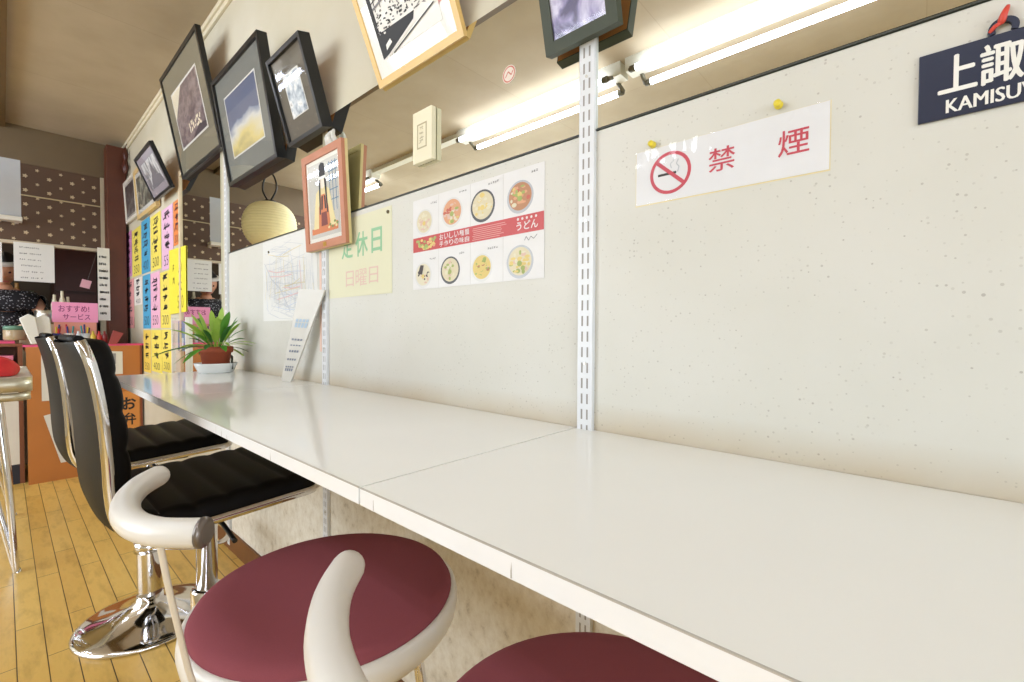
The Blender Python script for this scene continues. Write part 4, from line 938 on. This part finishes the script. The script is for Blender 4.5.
tag(MB().box(-.05, .05, -.10, .10, 0, .14).build('beige_box', M('beige_card', (206, 182, 148), rough=.6), loc=(-4.25, -.48, .836), bevel=.006), 'beige box on the serving counter under the cook\'s arm', 'box')
tag(MB().lathe([(0, 0), (.05, 0), (.055, .02), (.055, .075), (.05, .08), (0, .08)], n=22).build('metal_tin', STEEL, loc=(-4.36, -.455, .99)), 'round metal tin behind the beige box', 'tin')
tag(MB().box(-.05, .06, -.06, .06, 0, .154).build('tin_stand', M('stand_wood', (120, 92, 62), rough=.6), loc=(-4.37, -.455, .836)), 'small wooden stand under the round metal tin', 'stand')
# kitchen interior
t = thing('kitchen_cabinet', 'dark brown cabinet inside the kitchen behind the hatch', 'cabinet', (-6.3, -.20, 0))
MB().box(-.25, .25, -.12, .18, 0, 2.0).build('body', M('cabinet_dark', (58, 30, 26), rough=.5, var=.2), t)
for z0, z1 in ((.08, .95), (1.0, 1.28), (1.31, 1.95)): MB().box(.25, .266, -.11, .17, z0, z1).build('door', M('cabinet_door', (66, 30, 26), rough=.4, var=.2), t)
t = thing('kitchen_shelf', 'dark kitchen wall shelf behind the cook', 'shelf', (-6.35, -.85, 1.13))
MB().box(-.2, .2, -.45, .45, 0, .02).build('board', M('black_steel', (24, 24, 24), rough=.4), t)
for y in (-.38, .38): MB().box(-.2, .16, y-.01, y+.01, -.10, 0).build('shelf_support', MATS['black_steel'], t)
rn = random.Random(17)
for k in range(9):
    y = -1.22+k*.095; c = rn.choice([(176, 170, 150), (120, 132, 90), (196, 190, 180), (70, 84, 60), (160, 120, 70)]); hgt = rn.uniform(.14, .24)
    tag(MB().lathe([(0, 0), (.032, 0), (.034, hgt*.6), (.016, hgt*.78), (.013, hgt), (0, hgt)], n=16).build('kitchen_bottle', M('kbottle_%d' % c[0], c, rough=.3), loc=(-6.25, y, 1.152)), 'bottle on the dark kitchen shelf behind the cook', 'bottle', 'bottles on the kitchen shelf')
for k, (y, h) in enumerate(((-.40, .17), (-.36, .20), (-.33, .16))):
    t = tag(MB().lathe([(0, 0), (.017, 0), (.019, h*.6), (.009, h*.8), (.008, h), (0, h)], n=14).build('squeeze_bottle', M('squeeze_cream', (214, 206, 180), rough=.4), loc=(-4.60-.01*k, y, 1.02)), ['leftmost', 'middle', 'rightmost'][k]+' of three cream squeeze bottles behind the pink sign', 'bottle', 'squeeze bottles in the hatch')
tag(MB().box(X0-.04, X0+.02, -2.1, -.14, .84, .86).box(X0-.04, X0+.0, -.46, -.27, .86, 1.02).build('hatch_ledge', M('ledge_wood', (110, 82, 54), rough=.5)), 'wooden hatch ledge between kitchen and serving counter', 'ledge')
tg = thing('pink_tag', 'small tilted pink tag hanging in the hatch opening', 'tag', (X0+.0, -.265, 1.26), (0, .25, PI/2))
MB().rect(0, .055, 0, .06, 0, .001).build('card', M('tag_pink', (226, 170, 180), rough=.6), tg); MB().tube([(.03, -.0005, .06), (.03, -.0005, .30)], .0008, 6).build('string', GREYINK, tg)
t = thing('plastic_panel', 'translucent glossy plastic panel on a white rail in front of the dotted paper', 'panel', (-4.52, -.615, 1.665))
pm = M('cloudy_plastic', (214, 218, 222), rough=.12, var=.03); N, L, b = nodes_of(pm); b.inputs['Alpha'].default_value = .55
MB().box(-.004, .004, -.06, .06, .03, .41).build('sheet', pm, t)
MB().box(-.06, .03, -.07, .065, .0, .03).box(-.115, -.06, -.05, -.03, 0, .03).box(-.115, -.06, .03, .05, 0, .03).build('bottom_rail', M('base_white', (214, 210, 200), rough=.4), t, bevel=.004)

# ------------------------------------------------------------------ steel edged table with hairpin legs at the left
t = thing('steel_table', 'steel edged table with chrome hairpin legs at the left edge', 'table', (-3.0, -.93, 0))
c = []; hx, hy, r = .40, .355, .05
for sx, sy, a0 in ((1, 1, 0), (-1, 1, PI/2), (-1, -1, PI), (1, -1, 1.5*PI)):
    for k in range(13): a = a0+k*PI/24; c.append((sx*(hx-r)+r*math.cos(a), sy*(hy-r)+r*math.sin(a)))
MB().slab(c, .735, .752).build('top', M('table_top_grey', (196, 190, 176), rough=.35), t)
ci = [(x*1.004, y*1.004) for x, y in c]
e = MB()
for z0, z1, k in ((.700, .756, 1.0), (.665, .697, .985)): e.add([(x*k, y*k, z0) for x, y in ci]+[(x*k, y*k, z1) for x, y in ci], [(i, (i+1) % len(ci), len(ci)+(i+1) % len(ci), len(ci)+i) for i in range(len(ci))])
e.s = [True]*len(e.s); e.build('steel_edge', M('worn_steel', (204, 198, 178), rough=.42, metal=.8, var=.12), t, solid=.003)
for sx in (1, -1):
    for sy in (1, -1):
        MB().tube(smooth_path([(sx*.33, sy*.26, .70), (sx*.365, sy*.285, .35), (sx*.40, sy*.302, .02), (sx*.402, sy*.306, .008), (sx*.395, sy*.300, .02), (sx*.33, sy*.235, .40), (sx*.27, sy*.20, .70)], 5), .011, 12).build('leg', CHROME, t)
rb = MB(); rn = random.Random(4)
rows = []
for i in range(13):
    r_ = []
    for j in range(25):
        a = 2*PI*j/24; q = i/12; rad = .13*math.sin(PI*min(.999, q*.5+.0))*(1+.16*math.sin(5*a+3*q)+.08*math.sin(9*a-q*5)); r_.append((rad*math.cos(a)*1.25, rad*math.sin(a), .075*(1-q**2.2)*(1+.18*math.sin(4*a+6*q))+.001))
    rows.append(r_)
rb.grid(rows); tag(rb.build('red_cloth', M('red_cloth', (204, 40, 44), rough=.7, var=.2, scale=30), loc=(-2.85, -.74, .754)), 'crumpled red cloth lying on the steel edged table', 'cloth')

# ------------------------------------------------------------------ paper lantern seen in the mirror
t = thing('paper_lantern', 'round cream paper lantern hanging from the ceiling, seen in the mirror strip', 'lantern', (-4.06, -.865, 1.615))
pf_ = []; n = 26
for i in range(n*4+1):
    s = i/(n*4); a = PI*(-.5+s); rad = .205*math.cos(a)**.75 if math.cos(a) > 1e-4 else 0; pf_.append((max(.045, rad)*(1+.012*math.cos(2*PI*n*s)), .20+.195*math.sin(a)))
MB().lathe(pf_, n=48).build('paper_shade', M('lantern_paper', (248, 236, 186), rough=.7, var=.06, trans=.0), t)
MB().lathe([(.04, .39), (.048, .39), (.048, .405), (.02, .41), (0, .41)], n=20).build('top_ring', M('black_wire', (26, 24, 24), rough=.4), t)
MB().tube(smooth_path([(-.018, 0, .40), (-.065, .03, .50), (-.045, .02, .60), (0, 0, .635), (.045, -.02, .60), (.065, -.03, .50), (.018, 0, .40)], 6), .007, 8).tube([(0, 0, .62), (0, 0, ZC-1.615)], .002, 6).build('hanging_loop', MATS['black_wire'], t)

# ------------------------------------------------------------------ the cook behind the hatch
def skin_mesh(name, pts, edges, radii, mat, parent, root=0, sub=2):
    me = bpy.data.meshes.new(name); me.from_pydata([tuple(p) for p in pts], edges, []); me.materials.append(mat)
    o = bpy.data.objects.new(name, me); COL.objects.link(o); o.parent = parent
    md = o.modifiers.new('skin', 'SKIN'); md.use_smooth_shade = True
    sv = me.skin_vertices[0].data
    for k, r in enumerate(radii): sv[k].radius = (r, r) if not isinstance(r, tuple) else r
    for k in range(len(pts)): sv[k].use_root = (k == root)
    o.modifiers.new('sub', 'SUBSURF').levels = sub; o.modifiers['sub'].render_levels = sub
    return o
SKIN = M('skin', (206, 150, 118), rough=.55, var=.06)
t = thing('person', 'person in a black dotted top and white headband leaning over behind the hatch', 'person', (-5.06, -.64, 0))
pts = [(0, 0, .86), (0, 0, 1.00), (.03, 0, 1.12), (.05, 0, 1.19), (.075, 0, 1.235), (.09, 0, 1.285),             # pelvis, waist, chest, neck base, neck, skull base
       (.05, -.15, 1.17), (.08, -.20, 1.02), (.20, -.17, .93), (.25, -.13, .925),                                   # right arm
       (.05, .15, 1.17), (.10, .21, 1.03), (.24, .15, .965), (.29, .11, .96),                                        # left arm
       (0, -.09, .80), (.02, -.09, .46), (0, -.09, .07), (.13, -.10, .03), (0, .09, .80), (.02, .09, .46), (0, .09, .07), (.13, .10, .03)]
ed = [(0, 1), (1, 2), (2, 3), (3, 4), (4, 5), (3, 6), (6, 7), (7, 8), (8, 9), (3, 10), (10, 11), (11, 12), (12, 13), (0, 14), (14, 15), (15, 16), (16, 17), (0, 18), (18, 19), (19, 20), (20, 21)]
rad = [(.13, .11), (.12, .10), (.13, .10), .075, .048, .05, .055, .043, .032, .028, .055, .043, .032, .028, .085, .055, .038, .035, .085, .055, .038, .035]
hands = []
for (w, d) in (((.25, -.13, .925), (1, .45, -.05)), ((.29, .11, .96), (1, -.45, -.05))):
    d = Vector(d).normalized(); s = d.cross(Vector((0, 0, 1))).normalized(); sg = 1 if w[1] < 0 else -1; w = Vector(w); wi = 9 if w.y < 0 else 13
    b = len(pts); pts.append(tuple(w+d*.05)); rad.append((.034, .016)); ed.append((wi, b))
    for k, (off, ln) in enumerate(((-.028, .058), (-.010, .070), (.010, .066), (.028, .05))):
        q = len(pts); p0 = w+d*.085+s*off; p1 = p0+d*ln*.5+Vector((0, 0, -.008)); p2 = p0+d*ln*.85+Vector((0, 0, -.026))
        pts += [tuple(p0), tuple(p1), tuple(p2)]; rad += [.009, .008, .007]; ed += [(b, q), (q, q+1), (q+1, q+2)]
    q = len(pts); pts += [tuple(w+d*.035-s*sg*-.035), tuple(w+d*.065-s*sg*-.052+Vector((0, 0, -.01)))]; rad += [.011, .009]; ed += [(b, q), (q, q+1)]
body = skin_mesh('body', pts, ed, rad, SKIN, t)
# head: shaped surface with brow, nose, lips, chin
hd = MB(); rows = []
for i in range(25):
    ph = PI*(i/24); z = math.cos(ph); rr = math.sin(ph); r_ = []
    for j in range(33):
        a = 2*PI*j/32; x, y = math.cos(a), math.sin(a); taper = 1-.24*max(0, -z)**1.2
        X = x*rr*.098*taper; Y = y*rr*.078*taper; Z = z*.118
        if x > 0:
            c = max(0, 1-(abs(y)*rr/.26)**2) if abs(y)*rr < .26 else 0
            X += .022*c*math.exp(-((z+.18)/.13)**2)+.008*c*math.exp(-((z+.50)/.07)**2)+.010*max(0, 1-(y*rr/.5)**2)*math.exp(-((z+.78)/.14)**2)
            for sy in (-1, 1): X -= .011*math.exp(-((y*rr-sy*.38)/.16)**2-((z-.02)/.10)**2)
        r_.append((X, Y, Z))
    rows.append(r_)
hd.grid(rows[::-1])
for sy in (-1, 1): hd.lathe([(0, -.028), (.012, -.02), (.016, .0), (.014, .018), (0, .03)], c=(-.005, sy*.078, -.012), n=10)
h = hd.build('head', SKIN, t, sub=1, loc=(.105, .0, 1.375)); h.rotation_euler = (0, .35, 0)
for sy in (-1, 1):
    MB().lathe([(0, -.009), (.007, -.006), (.0095, 0), (.007, .006), (0, .009)], c=(.082, sy*.030, .004), n=12).build('eye', M('eye_dark', (40, 30, 26), rough=.2), h)
MB().tube(smooth_path([(.090, -.024, -.062), (.099, 0, -.060), (.090, .024, -.062)], 4), .005, 8).build('mouth', M('lips', (164, 90, 84), rough=.5), h)
hr = MB(); rows = []
for i in range(13):
    ph = PI*.62*i/12; r_ = []
    for j in range(33):
        a = 2*PI*j/32; lim = 1.0 if math.cos(a) < .25 else .62; p = ph*lim; r_.append((math.cos(a)*math.sin(p)*.108-.006, math.sin(a)*math.sin(p)*.090, math.cos(p)*.130))
    rows.append(r_)
hr.grid(rows[::-1]); hr.build('hair', M('dark_hair', (34, 28, 26), rough=.5, var=.3, scale=120), h, solid=.006)
MB().lathe([(.105, .048), (.107, .050), (.103, .078), (.100, .078)], n=32).build('headband', M('headband_white', (220, 214, 204), rough=.7), h).scale = (1, .84, 1)
dm = M('dotted_cloth', (34, 32, 38), rough=.8); N, L, b = nodes_of(dm)
vo = N.new('ShaderNodeTexVoronoi'); vo.inputs['Scale'].default_value = 62; tc = N.new('ShaderNodeTexCoord'); L.new(tc.outputs['Object'], vo.inputs['Vector'])
lt = N.new('ShaderNodeMath'); lt.operation = 'LESS_THAN'; lt.inputs[1].default_value = .30; L.new(vo.outputs['Distance'], lt.inputs[0]); mx = N.new('ShaderNodeMix'); mx.data_type = 'RGBA'
L.new(lt.outputs[0], mx.inputs['Factor']); mx.inputs['A'].default_value = lin((28, 27, 32))+[1]; mx.inputs['B'].default_value = lin((150, 150, 156))+[1]; L.new(mx.outputs['Result'], b.inputs['Base Color'])
skin_mesh('top', [(0, 0, .80), (0, 0, .98), (.03, 0, 1.10), (.046, 0, 1.175), (.055, 0, 1.215), (.05, -.145, 1.165), (.078, -.195, 1.04), (.05, .145, 1.165), (.098, .205, 1.05)],
          [(0, 1), (1, 2), (2, 3), (3, 4), (3, 5), (5, 6), (3, 7), (7, 8)], [(.17, .15), (.165, .145), (.185, .155), (.12, .12), .072, .098, .074, .098, .074], dm, t)
skin_mesh('trousers', [(0, 0, .90), (0, 0, .82), (0, -.09, .78), (.02, -.09, .46), (0, -.09, .10), (0, .09, .78), (.02, .09, .46), (0, .09, .10)], [(0, 1), (1, 2), (2, 3), (3, 4), (1, 5), (5, 6), (6, 7)],
          [(.142, .122), (.14, .12), .100, .072, .058, .100, .072, .058], M('dark_trousers', (40, 42, 54), rough=.8), t)
